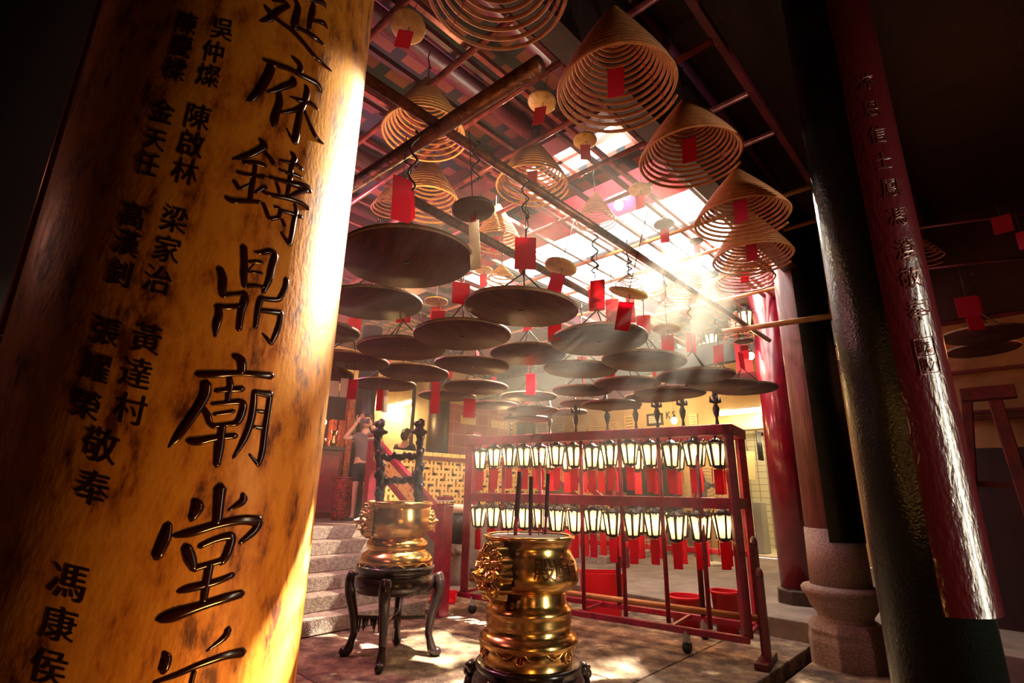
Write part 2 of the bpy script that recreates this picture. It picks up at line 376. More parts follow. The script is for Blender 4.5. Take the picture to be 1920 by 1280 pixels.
# back wall with the washroom doorway
DS0 = to_st(at_z(1405, 1042, 0.2)); dT1 = DS0[1]+0.02; dT0 = dT1-1.45
o = MB(); stbox(o, 12.6, 12.8, dT1, 12, 0.2, 4.9); stbox(o, 12.6, 12.8, -9, dT0, 0.2, 4.9); stbox(o, 12.6, 12.8, dT0, dT1, 2.95, 4.9)
struct(o.build('wall_back', CREAM), 'cream plaster back wall with pinned notices', 'wall')
o = MB(); stbox(o, 14.4, 14.5, dT0-0.8, dT1+0.8, 0.2, 3.2)
struct(o.build('wall_washroom', WTILE), 'white tiled wall inside the washroom', 'wall')
o = MB(); stbox(o, 12.8, 14.4, dT0-0.5, dT0-0.4, 0.2, 3.2); stbox(o, 12.8, 14.4, dT1+0.6, dT1+0.7, 0.2, 3.2); stbox(o, 12.8, 14.5, dT0-0.5, dT1+0.7, 3.2, 3.3); stbox(o, 12.62, 14.5, dT0-0.5, dT1+0.7, 0.2, 0.24)
struct(o.build('wall_washroom', WHITEP), 'pale side walls and floor of the washroom', 'wall')
o = MB(); stbox(o, 12.5, 12.62, dT1, dT1+0.13, 0.2, 3.05); stbox(o, 12.5, 12.62, dT0-0.13, dT0, 0.2, 3.05); stbox(o, 12.48, 12.62, dT0-0.16, dT1+0.16, 2.95, 3.1)
struct(o.build('door_1', mat('tan_door_frame', (0.55, 0.30, 0.12), 0.5), bevel=0.008), 'tan wooden frame of the washroom doorway', 'door frame')
# side hall wall seen beyond the near columns: dark below, ochre band above
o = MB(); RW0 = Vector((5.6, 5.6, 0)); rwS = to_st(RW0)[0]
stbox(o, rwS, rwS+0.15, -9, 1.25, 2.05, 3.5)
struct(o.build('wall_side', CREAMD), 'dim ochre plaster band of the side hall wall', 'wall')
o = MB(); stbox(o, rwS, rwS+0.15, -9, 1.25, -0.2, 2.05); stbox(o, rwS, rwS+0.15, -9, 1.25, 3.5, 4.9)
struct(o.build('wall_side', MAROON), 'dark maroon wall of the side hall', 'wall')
o = MB()
for z in (2.36, 2.43, 2.9, 3.5): stbox(o, rwS-0.05, rwS, -9, 1.25, z, z+0.035)
struct(o.build('trim_1', DARKRED), 'dark moulding lines along the side hall wall', 'moulding')

# ceiling of tiles with the skylight openings
o = MB(); ss = [-4.2, 3.38, 4.12, 4.95, 7.8, 15]; ts = [-9.2, 1.5, 1.9, 3.3, 5.3, 12]
for i in range(5):
    for j in range(5):
        if (i == 1 and j == 2) or (i == 3 and j in (1, 2, 3)): continue
        if j > 0: stbox(o, ss[i], ss[i+1], ts[j], ts[j+1], 4.86, 4.96)
struct(stbox(MB(), -4.2, 15, -9.2, 1.5, 4.86, 4.96).build('ceiling', DARKWOOD), 'ceiling of the side hall, coloured black for its shade', 'ceiling')  # dark colour put in for the shade of the side hall
c = o.build('ceiling', ROOFT); struct(c, 'dark underside of the tiled roof', 'ceiling')
mpn = [n for n in ROOFT.node_tree.nodes if n.type == 'MAPPING' and n.outputs[0].links and any(l.to_node.type == 'TEX_BRICK' for l in n.outputs[0].links)][0]
mpn.inputs['Rotation'].default_value = (0, 0, -AXA+PI/2)
# purlins and beams
k = 2
def roofbar(a, b, w, h, m, label, cat='beam', roundr=None):
    global k
    o = MB()
    if roundr: o.tube([a, b], roundr, 10)
    else: o.beam(a, b, w, h)
    struct(o.build('trim_%d' % k, m), label, cat); k += 1
for i, t in enumerate((0.35, 1.4, 2.05, 2.75, 3.5, 4.3, 5.2, 6.1, 7.0, 8.0)):
    s1 = 3.36 if 1.45 < t < 5.4 else 12.5
    roofbar(st(-3.5, t, 4.74), st(s1, t, 4.74), 0, 0, ROOFP, 'round purple red purlin under the roof tiles', 'purlin', 0.085)
roofbar(st(3.25, 1.5, 4.7), st(3.25, 9, 4.7), 0.2, 0.26, ROOFP, 'purple beam at the near edge of the roof opening')
roofbar(st(4.45, 1.5, 4.62), st(4.45, 9, 4.62), 0.42, 0.2, CRIMSON, 'crimson beam between the two roof openings')
roofbar(st(7.95, 1.5, 4.6), st(7.95, 9, 4.6), 0.25, 0.4, DARKRED, 'dark beam at the far edge of the roof opening')
roofbar(st(-1, 1.42, 4.38), st(11, 1.42, 4.38), 0.16, 0.96, DARKWOOD, 'dark red beam along the right edge of the roof opening')
roofbar(st(-1, 0.95, 4.45), st(11, 0.95, 4.45), 0.05, 0.06, DARKRED, 'thin red rail above the near right column')
roofbar(st(1.2, 5.45, 4.6), st(12, 5.45, 4.6), 0.2, 0.3, ROOFP, 'purple beam along the left edge of the roof opening')
roofbar(st(1.0, 1.62, 4.6), st(3.4, 1.62, 4.6), 0.26, 0.12, mat('pale_soffit', (0.3, 0.24, 0.26), 0.7, bump=0.6, bscale=30), 'pale rough plaster soffit strip under the roof')
roofbar(st(7.9, 1.2, 3.62), st(7.9, 8.5, 3.62), 0.14, 0.34, mat('green_eave_board', (0.035, 0.042, 0.035), 0.6), 'grey green eave board at the far side')
roofbar(st(8.6, 1.2, 3.3), st(8.6, 8.5, 3.3), 0.12, 0.2, DARKRED, 'red eave beam over the side floor')
# glazing bars of the opening
o = MB()
for t in np.arange(2.1, 5.3, 0.8): o.beam(st(4.95, t, 4.84), st(7.8, t, 4.84), 0.02, 0.04)
for s in np.arange(5.9, 7.8, 0.95): o.beam(st(s, 1.5, 4.84), st(s, 5.3, 4.84), 0.02, 0.04)
struct(o.build('window_1', IRON), 'bright roof opening with thin dark glazing bars', 'skylight')
o = MB()
for t in np.arange(2.15, 3.3, 0.38): o.beam(st(3.38, t, 4.84), st(4.12, t, 4.84), 0.05, 0.05)
o.beam(st(3.75, 1.9, 4.84), st(3.75, 3.3, 4.84), 0.05, 0.05)
struct(o.build('window_2', mat('pink_glazing_bar', (0.5, 0.18, 0.17), 0.5)), 'small roof opening with pink bars', 'skylight')
# the rack of rods under the roof: red rods across, dark steel rods along
for s, z in ((0.7, 4.2), (1.25, 4.2), (1.75, 4.2), (2.2, 4.2), (2.7, 4.2), (3.3, 4.2), (3.85, 4.2), (4.85, 4.2), (5.55, 4.2), (6.4, 4.2), (7.2, 4.2)):
    roofbar(st(s, 0.9, z), st(s, 6.5, z), 0, 0, PINKROD if s < 4 else BAMBOO, 'thin red rod crossing under the roof' if s < 4 else 'thin bamboo rod crossing under the roof opening', 'rod', 0.022)
for i, t in enumerate((1.75, 2.1, 2.2, 2.6, 2.95, 3.05, 3.45, 3.85, 4.3, 4.75, 5.2, 5.7, 6.2)):
    roofbar(st(-0.5, t, 4.27), st(7.9, t, 4.27), 0.035, 0.04, PINKROD if i % 3 == 1 else DARKRED, 'thin dark steel bar running under the roof', 'rod')

# columns
def column(name, label, c, r, z0, z1, m, n=40):
    o = MB().lathe([(r, z0), (r, z1)], n, (c[0], c[1], 0)).build(name, m, origin=(c[0], c[1], 0)); return struct(o, label, 'column')
rc = at_z(1505, 1163, 0)
t = thing('red_column', 'tall glossy red round column right of the lantern rack', 'column', (rc.x, rc.y, 0), kind='structure')
MB().lathe([(0.205, 0.3), (0.195, 4.6)], 40, (rc.x, rc.y, 0)).build('shaft', REDCOL, t)
MB().lathe([(0.30, -0.14), (0.30, 0.18), (0.27, 0.2), (0.26, 0.36), (0.21, 0.38)], 8, (rc.x, rc.y, 0), smooth=False).build('base', DARKWOOD, t, bevel=0.01)
sc_ = at_z(1598, 1245, 0)
t = thing('stone_column', 'pale granite column with moulded round base behind the black board', 'column', (sc_.x, sc_.y, 0), kind='structure')
def zc(py): return at_y(1598, py, sc_.y).z
MB().lathe([(0.35, -0.14), (0.35, zc(1200)), (0.335, zc(1186)), (0.345, zc(1180)), (0.30, zc(1163))], 8, (sc_.x, sc_.y, 0), smooth=False).build('plinth', GRAN, t, bevel=0.012)
MB().lathe([(0.30, zc(1172)), (0.235, zc(1160)), (0.235, zc(1152)), (0.29, zc(1136)), (0.30, zc(1126)), (0.32, zc(1118)), (0.345, zc(1112)), (0.35, zc(1104)), (0.33, zc(1099)), (0.27, zc(1096))], 44, (sc_.x, sc_.y, 0)).build('base', GRAN, t)
MB().lathe([(0.265, zc(1100)), (0.255, 1.2)], 40, (sc_.x, sc_.y, 0)).build('shaft', GRAN, t)
MB().lathe([(0.245, 1.2), (0.23, 4.6)], 40, (sc_.x, sc_.y, 0)).build('upper_shaft', BROWNCOL, t)
struct(MB().lathe([(0.5, -0.14), (0.5, 4.7)], 48, (-2.55, 2.05, 0)).build('dark_column', BLACKM, origin=(-2.55, 2.05, 0)), 'thick dark column at the far left edge behind the gilded board', 'column')
# black couplet board hung on the stone column, facing the entrance
def arc_board(c, r0, r1, a0, a1, z0, z1, n=40, zn=2):
    mb = MB(); vs = []; m = n+1
    for z in (z0, z1):
        for r in (r0, r1):
            for j in range(m):
                an = a0+(a1-a0)*j/n; vs.append(Vector((c[0]+r*math.cos(an), c[1]+r*math.sin(an), z)))
    fs = []
    for j in range(n):
        fs += [(m+j, m+j+1, 3*m+j+1, 3*m+j), (j+1, j, 2*m+j, 2*m+j+1), (j, j+1, m+j+1, m+j), (2*m+j+1, 2*m+j, 3*m+j, 3*m+j+1)]
    mb.add(vs, fs, True)
    mb.add([vs[0], vs[m], vs[3*m], vs[2*m]], [(0, 1, 2, 3)]); mb.add([vs[n], vs[m+n], vs[3*m+n], vs[2*m+n]], [(0, 1, 2, 3)])
    return mb
def flatten_normals(o):
    me = o.data
    md = o.modifiers.new('edge', 'EDGE_SPLIT'); md.split_angle = math.radians(40)
bz = at_d(1607, 1012, sc_.y-0.2).z
acam = math.atan2(-sc_.y, -sc_.x)
b = arc_board(sc_, 0.25, 0.285, acam-0.15, acam+1.15, bz, 4.55).build('couplet_board', BLACKLAC, origin=(sc_.x, sc_.y, bz)); flatten_normals(b)
tag(b, 'curved black couplet board hung on the granite column, ending above its base', 'board')
# near right column (dark green black lacquer) with a maroon couplet board
R2C = Vector((1.795, 2.404, 0)); R2R = 0.195
struct(MB().lathe([(R2R, -0.14), (R2R, 4.7)], 48, (R2C.x, R2C.y, 0)).build('dark_column', BLACKLAC, origin=(R2C.x, R2C.y, 0)), 'nearest thick black green lacquered column on the right', 'column')
ac2 = math.atan2(-R2C.y, -R2C.x)          # towards the entrance
zb2 = at_d(1820, 1172, 2.35).z+0.11
BR = 0.222
t = thing('couplet_board', 'curved maroon lacquer couplet board with raised characters on the nearest right column', 'board', (R2C.x, R2C.y, zb2))
o = arc_board(R2C, R2R+0.003, BR, ac2+0.12, ac2+2.0, zb2, 4.5).build('panel', REDLAC, t); flatten_normals(o)
def cyl_hit(px, py, c, r):
    d = ray(px, py); a = d.x**2+d.y**2; b = -2*(d.x*c.x+d.y*c.y); cc = c.x**2+c.y**2-r*r
    disc = max(b*b-4*a*cc, 0.0); k = (-b-math.sqrt(disc))/(2*a); p = CAM+d*k
    n = Vector((p.x-c.x, p.y-c.y, 0)).normalized(); return p, n
def px_glyph(mb, ch, px, py, size, c, r, th, asp=1.0):
    up = Vector((VPX-px, VPY-py)).normalized(); rt = Vector((-up.y, up.x))
    def place(x, y, h):
        q = Vector((px, py))+rt*(x*size*asp)+up*(y*size); p, n = cyl_hit(q.x, q.y, c, r); return p+n*h
    glyph(mb, ch, place, th)
RCH = mat('raised_maroon_characters', (0.10, 0.02, 0.015), 0.18, 0.4)
for ch, x, y, s in zip('沐恩信士鳳馮澄敬奉', (1623, 1634, 1646, 1656, 1670, 1683, 1697, 1707, 1722), (152, 203, 252, 302, 350, 405, 466, 520, 580), (32, 33, 34, 35, 38, 38, 40, 42, 44)):
    o = MB(); px_glyph(o, ch, x, y, s, R2C, BR, 0.004); o.build('raised_character', RCH, t)
for x, y, chs in ((1733, 650, '馮澄'), (1741, 683, '之印')):
    o = MB(); sz = 32
    up = Vector((VPX-x, VPY-y)).normalized(); rt = Vector((-up.y, up.x))
    def P(a, b): 
        q = Vector((x, y))+rt*(a*sz*1.15)+up*(b*sz*1.05); p, n = cyl_hit(q.x, q.y, R2C, BR); return p+n*0.002
    ring = [P(-.5, -.5), P(0, -.5), P(.5, -.5), P(.5, 0), P(.5, .5), P(0, .5), P(-.5, .5), P(-.5, 0)]
    o.tube(ring, 0.0025, 6, closed=True)
    for i, ch in enumerate(chs): px_glyph(o, ch, x+(8 if i == 0 else -8), y, 26, R2C, BR, 0.003, asp=0.55)
    o.build('seal', MATS['raised_maroon_characters'], t)

# ------------------------------------------------------------------ gilded couplet board on the near left column
LC = Vector((-0.6851, 1.0764, 0)); LR = 0.2871
struct(MB().lathe([(LR-0.035, -0.14), (LR-0.035, 4.7)], 48, (LC.x, LC.y, 0)).build('dark_column', DARKWOOD, origin=(LC.x, LC.y, 0)), 'near left column hidden behind the gilded couplet board', 'column')
ac = math.atan2(-LC.y, -LC.x)
t = thing('couplet_board', 'large curved gilded couplet board with raised dark characters, nearest at left', 'board', (LC.x, LC.y, 0.72))
o = arc_board(LC, LR-0.03, LR, ac-1.42, ac+1.75, 0.72, 4.5, 90).build('panel', GOLD, t); flatten_normals(o)
STROKES = {
 (460, 0, 9.145): [[(480,20,60),(640,30,90),(735,100,80)],[(735,100,90),(560,200,100),(420,330,110),(260,370,40)],[(335,100,50),(420,210,110),(560,350,90),(800,530,95),(1000,740,100),(1200,980,95),(1480,1220,30)],[(850,-20,70),(905,130,110),(870,300,120),(840,440,130),(870,490,90)],[(870,470,70),(1020,540,90),(1180,640,120),(1330,760,60)],[(1060,-10,60),(1250,20,100),(1340,60,110),(1380,150,30)],[(1170,80,80),(1150,200,120),(1110,350,100),(1090,500,90)],[(1110,350,60),(1250,370,80),(1340,400,110),(1400,480,40)]],
 (440, 100, 7.11): [[(390,85,50),(520,140,90),(700,200,85),(840,270,85),(1000,350,85),(1110,420,90),(1165,515,30)],[(770,50,50),(850,130,90),(880,190,90),(860,260,80)],[(490,190,110),(450,300,110),(350,480,100),(240,600,80),(160,638,20)],[(780,330,70),(780,400,100),(650,450,90),(560,490,70),(440,515,40)],[(590,530,80),(600,650,100),(560,780,100),(525,900,110),(515,975,60)],[(945,440,60),(965,500,100),(940,620,90),(900,720,80),(870,800,90),(840,950,100),(815,1100,110),(805,1190,80)],[(800,1190,80),(740,1100,45),(690,1000,25)],[(735,575,25),(840,620,70),(960,650,70),(1050,690,70),(1105,750,30)],[(900,690,60),(800,760,70),(620,790,40)],[(925,760,50),(990,920,65),(1080,1110,75),(1190,1210,20)]],
 (410, 250, 5.82): [[(455,70,50),(500,140,80),(430,190,75),(300,250,65),(160,285,30)],[(500,200,50),(560,270,60),(605,340,60)],[(280,320,50),(400,320,60),(510,355,50)],[(400,350,45),(385,480,50),(360,600,55),(345,730,50)],[(210,425,45),(330,455,50),(420,470,50),(500,475,60)],[(175,525,50),(225,610,50)],[(230,610,35),(340,555,25)],[(85,700,50),(150,735,70),(300,740,60),(450,750,45)],[(400,650,30),(500,585,50),(510,610,40)],[(800,220,60),(830,270,70),(795,350,60),(780,480,60),(760,600,55),(740,700,45)],[(670,295,35),(780,320,45),(860,350,60),(900,390,60)],[(660,390,30),(740,430,45),(830,450,50),(895,480,50)],[(560,480,50),(700,520,55),(850,560,90),(960,590,90),(1000,635,50)],[(630,540,40),(650,600,45),(665,660,40)],[(960,620,60),(860,650,60),(780,690,45)],[(490,640,45),(580,675,55),(720,700,60),(880,750,60),(980,820,50)],[(490,770,45),(530,880,50),(560,930,50),(650,920,50)],[(610,800,40),(670,830,50),(660,900,45),(640,925,40)],[(690,940,40),(720,1020,45)],[(680,840,45),(780,870,50),(900,910,50)],[(830,780,45),(845,850,55),(820,950,60),(795,1100,60),(770,1215,50)],[(770,1215,50),(720,1140,45),(680,1080,25)]],
 (380, 440, 5.82): [[(450,135,75),(455,300,80),(450,450,80),(455,560,60)],[(455,560,60),(560,555,50),(670,575,50)],[(565,185,25),(640,195,60),(740,180,75),(785,230,85),(750,360,85),(720,500,80),(660,630,50)],[(490,300,40),(560,290,40),(640,305,55)],[(490,410,30),(550,405,30),(640,425,50)],[(560,320,20),(500,395,20)],[(190,375,80),(220,480,90),(215,600,85),(215,660,70)],[(215,660,70),(330,650,55),(450,640,60)],[(450,640,80),(460,720,90),(420,850,80),(395,1030,70)],[(400,775,55),(300,790,65),(160,785,70)],[(170,790,70),(180,880,80),(150,1000,80),(135,1110,30)],[(910,490,75),(900,570,75),(850,680,70),(800,710,60),(640,695,60)],[(640,690,80),(610,780,75),(590,900,65),(575,1010,55)],[(610,825,60),(730,835,65),(850,850,75)],[(850,850,75),(840,950,75),(800,1080,80),(745,1190,50)],[(745,1190,50),(700,1130,45),(650,1075,20)]],
 (310, 650, 5.335): [[(690,90,60),(760,140,100),(770,250,90)],[(330,275,70),(500,275,80),(750,265,60),(900,275,70),(1060,290,80)],[(410,370,100),(400,480,100),(330,610,90),(220,770,85),(120,910,70),(35,1005,15)],[(640,310,60),(650,400,70),(630,480,60),(625,550,50)],[(510,440,50),(620,430,60),(770,420,70)],[(470,570,40),(600,560,50),(740,550,70),(780,590,80),(760,680,80),(710,760,70),(600,775,45),(480,790,50)],[(370,600,50),(420,680,70),(450,770,60),(500,800,50)],[(490,675,40),(590,660,45),(680,645,50)],[(570,790,80),(560,880,80),(540,1000,100),(515,1180,70)],[(240,940,70),(330,945,90),(500,910,70),(700,890,65)],[(890,450,60),(880,600,80),(850,760,80),(790,920,75),(680,1110,30)],[(890,450,60),(970,465,70),(1050,480,90)],[(1050,470,70),(1025,650,75),(995,850,80),(970,1050,80),(930,1180,50)],[(930,1180,50),(840,1075,25)],[(900,640,40),(990,650,45)],[(880,800,40),(980,815,45)]],
 (270, 890, 4.267): [[(610,110,105),(600,220,90),(585,380,80)],[(405,210,60),(430,260,100),(385,350,60)],[(790,160,50),(790,210,70),(680,280,25)],[(195,400,60),(170,510,90),(110,650,80)],[(250,485,40),(380,460,75),(580,400,70),(780,360,80),(920,370,90)],[(920,370,90),(880,450,75),(770,540,40)],[(340,580,80),(370,670,95),(400,750,60)],[(400,750,60),(500,720,50),(640,680,55)],[(450,570,50),(560,520,55),(680,490,70),(700,520,75),(660,640,80),(620,700,60)],[(525,720,70),(500,860,70),(475,1020,55)],[(280,930,40),(370,905,70),(560,860,60),(710,800,50)],[(130,1150,70),(240,1120,110),(450,1050,80),(650,985,80),(780,950,70)]],
 (260, 1140, 8.0): [[(380,660,60),(420,760,150),(380,920,150)],[(1340,320,120),(1280,440,110),(1020,640,30)],[(240,1110,60),(600,980,90),(900,850,100),(1300,710,120),(1560,660,150)],[(830,960,80),(790,1120,80),(760,1280,80)]],
}
def smooth_path(pts, m=4):
    out = []
    P = [np.array(p, float) for p in pts]
    for i in range(len(P)-1):
        p0 = P[max(i-1, 0)]; p1 = P[i]; p2 = P[i+1]; p3 = P[min(i+2, len(P)-1)]
        for j in range(m):
            u = j/m; out.append(0.5*((2*p1)+(-p0+p2)*u+(2*p0-5*p1+4*p2-p3)*u*u+(-p0+3*p1-3*p2+p3)*u**3))
    out.append(P[-1]); return out
for (ox, oy, sc), strokes in STROKES.items():
    o = MB()
    for stn in strokes:
        path = smooth_path(stn); pts = []; ns = []; rs = []
        for x, y, w in path:
            px, py = ox+x/sc, oy+y/sc; p, n = cyl_hit(px, py, LC, LR); dep = (RM.T @ np.array(p-CAM))[2]*-1
            pts.append(p+n*0.0005); ns.append(n); rs.append(max(w/sc/2*dep/FPX*1.0, 0.0012))
        # rounded ends
        d0 = (pts[0]-pts[1]).normalized(); d1 = (pts[-1]-pts[-2]).normalized()
        pts = [pts[0]+d0*rs[0]*0.8]+pts+[pts[-1]+d1*rs[-1]*0.8]; ns = [ns[0]]+ns+[ns[-1]]; rs = [rs[0]*0.35]+rs+[rs[-1]*0.35]
        o.tube(pts, rs, 10, flat=ns)
    ob = o.build('raised_character', INK, t)
NAMES = [('陳',350,45,44),('慶',341,87,44),('樑',328,130,46),('吳',418,55,44),('仲',401,98,44),('燦',391,142,46),
 ('金',305,210,48),('天',292,262,44),('任',277,308,48),('陳',371,220,52),('啟',359,270,52),('林',348,322,52),
 ('高',250,405,52),('漢',239,457,52),('釗',226,513,54),('梁',328,412,54),('家',314,468,54),('治',297,525,56),
 ('張',200,622,56),('耀',181,690,58),('榮',163,760,58),('黃',276,635,60),('達',256,700,62),('村',246,767,62),
 ('敬',190,835,70),('奉',175,915,70),('馮',130,1090,76),('康',112,1170,70),('侯',94,1250,72)]
for ch, x, y, s in NAMES:
    o = MB(); px_glyph(o, ch, x, y, s, LC, LR, 0.0012); tag(o.build('small_character', INKS, t), 'small dark character of a donor name')
# narrow studded trim along the far left edge of the board and the dark things beyond
e = ac-1.42
pe = Vector((LC.x+(LR+0.004)*math.cos(e), LC.y+(LR+0.004)*math.sin(e), 0))
MB().tube([pe+Vector((0, 0, 0.72)), pe+Vector((0, 0, 4.5))], 0.007, 8).build('edge_trim', mat('copper_edge', (0.5, 0.18, 0.08), 0.25, 0.8), t)
o = MB()
for z in np.arange(0.9, 4.4, 0.17): o.ball(pe+Vector((0.006, 0, z)), 0.006, 8, 6)
o.build('stud', BRONZE, t)

# ------------------------------------------------------------------ poles the trays hang from
ZP = 3.03
def pole(a, b, r, m, label, name='hanging_pole'):
    return tag(MB().tube([a, (Vector(a)+Vector(b))/2, b], r, 12).build(name, m), label, 'pole', 'horizontal poles over the courtyard')
p1a, p1b = at_z(560, 412, ZP), at_z(1013, 119, ZP)
pole(p1a, p1b, 0.034, RUST, 'thickest rusty pole, crossing in front of the others at upper left')
pole(at_z(672, 138, ZP+0.075), at_z(1442, 638, ZP+0.075), 0.025, RUST, 'long dark pole running from the gilded board to the red column')
pole(at_z(770, 374, ZP+0.05), at_z(1300, 655, ZP+0.05), 0.03, RUST, 'rough pole behind and parallel to the longest one')
pole(at_z(1355, 622, ZP), at_z(1560, 592, ZP), 0.026, BAMBOO, 'short pale bamboo pole tied in front of the red column')

# ------------------------------------------------------------------ hanging trays
def hook_pts(z0, z1, a=0.02):
    pts = []
    for i in range(13):
        u = i/12; pts.append(Vector((a*math.sin(u*PI*3), a*0.4*math.cos(u*PI*2), z0+(z1-z0)*u)))
    return pts
def paper(mb, w, z0, z1, ang, lean=0.0, fold=0.0):
    d = Vector((math.cos(ang), math.sin(ang), 0))*(w/2); n = Vector((-math.sin(ang), math.cos(ang), 0))
    mb.sheet(-d+n*lean+Vector((0, 0, z0)), d+n*lean+Vector((0, 0, z0+fold)), d+Vector((0, 0, z1+fold)), -d+Vector((0, 0, z1)), 0.003)
def make_tray():
    r = thing('hanging_tray', 'x', 'tray')
    MB().lathe([(0.0, -0.006), (0.295, -0.006), (0.3, 0.0), (0.3, 0.012), (0.285, 0.013), (0.28, 0.004), (0.0, 0.004)], 56, caps=False).build('plate', TRAY, r)
    MB().lathe([(0.3005, -0.002), (0.304, 0.0), (0.304, 0.016), (0.296, 0.017), (0.296, 0.004)], 56, caps=False).build('rim', TRAYRIM, r)
    MB().lathe([(0, -0.012), (0.012, -0.010), (0.016, -0.0065)], 10, caps=False).build('boss', BLACKP, r)
    for k in range(3):
        an = 2*PI*k/3+0.4
        MB().tube([(0.22*math.cos(an), 0.22*math.sin(an), 0.0), (0.01*math.cos(an), 0.01*math.sin(an), 0.2), (0, 0, 0.24)], 0.0045, 6).build('hanger_wire', STEEL, r)
    o = MB(); o.tube([(0, 0, 0.22), (0, 0, 0.48)], 0.0035, 6); o.tube(hook_pts(0.47, 0.6), 0.005, 6)
    o.build('hook', STEEL, r)
    o = MB(); paper(o, 0.1, 0.2, 0.36, 0.2, 0.01); o.build('paper_slip', PAPER, r)
    return r
tray0 = make_tray(); used = [False]
TRAYS = [  # px, py, width px, label, (tilt x, tilt y)
 (762, 489, 250, 'nearest and largest dark round tray, hanging beside the gilded board', (0.03, 0.05)),
 (700, 571, 182, 'dark round tray under the nearest one, partly behind the gilded board', (0.03, 0.03)),
 (977, 580, 212, 'dark round tray under the red slip left of centre, catching a light beam', (0.05, -0.02)),
 (1123, 639, 180, 'dark round tray in the brightest light beam under a long red slip', (0.04, -0.04)),
 (867, 630, 181, 'dark round tray hanging in front of and below the centre left one', (0.03, 0.02)),
 (753, 655, 163, 'dark round tray with a pale scuff, under the two trays by the gilded board', (0.0, 0.03)),
 (588, 622, 168, 'dark round tray of which only the right end shows past the gilded board, upper one', (0.0, 0.03)),
 (655, 677, 146, 'dark round tray with a bright right rim beside the gilded board', (0.0, 0.04)),
 (590, 702, 140, 'dark round tray of which only the right end shows past the gilded board, lower one', (0.0, 0.04)),
 (885, 686, 140, 'dark round tray crossed by a diagonal light beam edge', (0.02, -0.03)),
 (990, 665, 142, 'hazy brown tray behind the tray left of centre', (0.02, -0.02)),
 (776, 700, 130, 'dark tray in the third row with a light beam across its right half', (0.02, 0.03)),
 (721, 722, 116, 'lowest dark tray at left, in front of the cream wall', (0.0, 0.02)),
 (1088, 694, 136, 'hazy brown tray under the brightly beamed one', (0.02, -0.02)),
 (1207, 678, 155, 'brown tray with orange streaks under the small gold dish with a red slip', (0.03, 0.04)),
 (892, 727, 122, 'orange brown tray in front of the red tiled panel', (0.0, 0.02)),
 (838, 743, 106, 'greyish tray directly above the blurred dark visitor', (0.0, 0.0)),
 (992, 744, 103, 'orange brown tray with a dark centre dot under the peaked wires', (0.0, 0.01)),
 (1092, 733, 112, 'hazy tray just right of the small orange one', (0.0, 0.0)),
 (1176, 720, 123, 'brown tray with a dark centre dot, left of the large grey trays', (0.0, 0.0)),
 (1303, 706, 142, 'large grey hazy tray before the red slip by the lit lamp', (0.01, 0.02)),
 (1352, 722, 130, 'dark tray overlapping the grey hazy one', (0.0, 0.03)),
 (1394, 729, 118, 'rightmost tray of the courtyard, its tip crossing the red column', (0.0, 0.03)),
 (1255, 738, 130, 'grey green hazy tray under the two large grey ones', (0.0, -0.02)),
 (925, 760, 92, 'small far tray above the red tiled panel edge', (0.0, 0.0)),
 (999, 770, 97, 'small far brown tray below the one with the dark centre dot', (0.0, 0.0)),
 (1094, 757, 90, 'far brown tray second from bottom in the middle', (0.0, 0.0)),
 (1146, 760, 112, 'far tray just above the dark finials of the lantern rack', (0.0, 0.0)),
 (1062, 773, 78, 'small grey tray lowest in the middle, above the yellow notices', (0.0, 0.0)),
 (988, 786, 89, 'farthest dim tray above the dark notice window', (0.0, 0.0)),
 (1228, 746, 112, 'long dim tray behind the grey green one', (0.0, -0.02)),
 (1846, 629, 130, 'black tray hanging in the dark side hall under red slips', (0.0, -0.05)),
 (1842, 656, 110, 'second black tray below the one in the dark side hall', (0.0, -0.03)),
 (1925, 638, 80, 'black tray cut by the edge of view in the side hall', (0.0, 0.0)),
]
for i, (px, py, w, lab, tl) in enumerate(TRAYS):
    loc = at_d(px, py, 0.604*FPX/w)
    ro = (tl[0], -tl[1], (i*1.7+3.9) % 6.28 if i else 5.2)
    if i == 0: o = tray0; o.location = loc; o.rotation_euler = ro; o['label'] = lab
    else: o = dup(tray0, None, lab, loc, ro)
    o['group'] = 'hanging round trays'
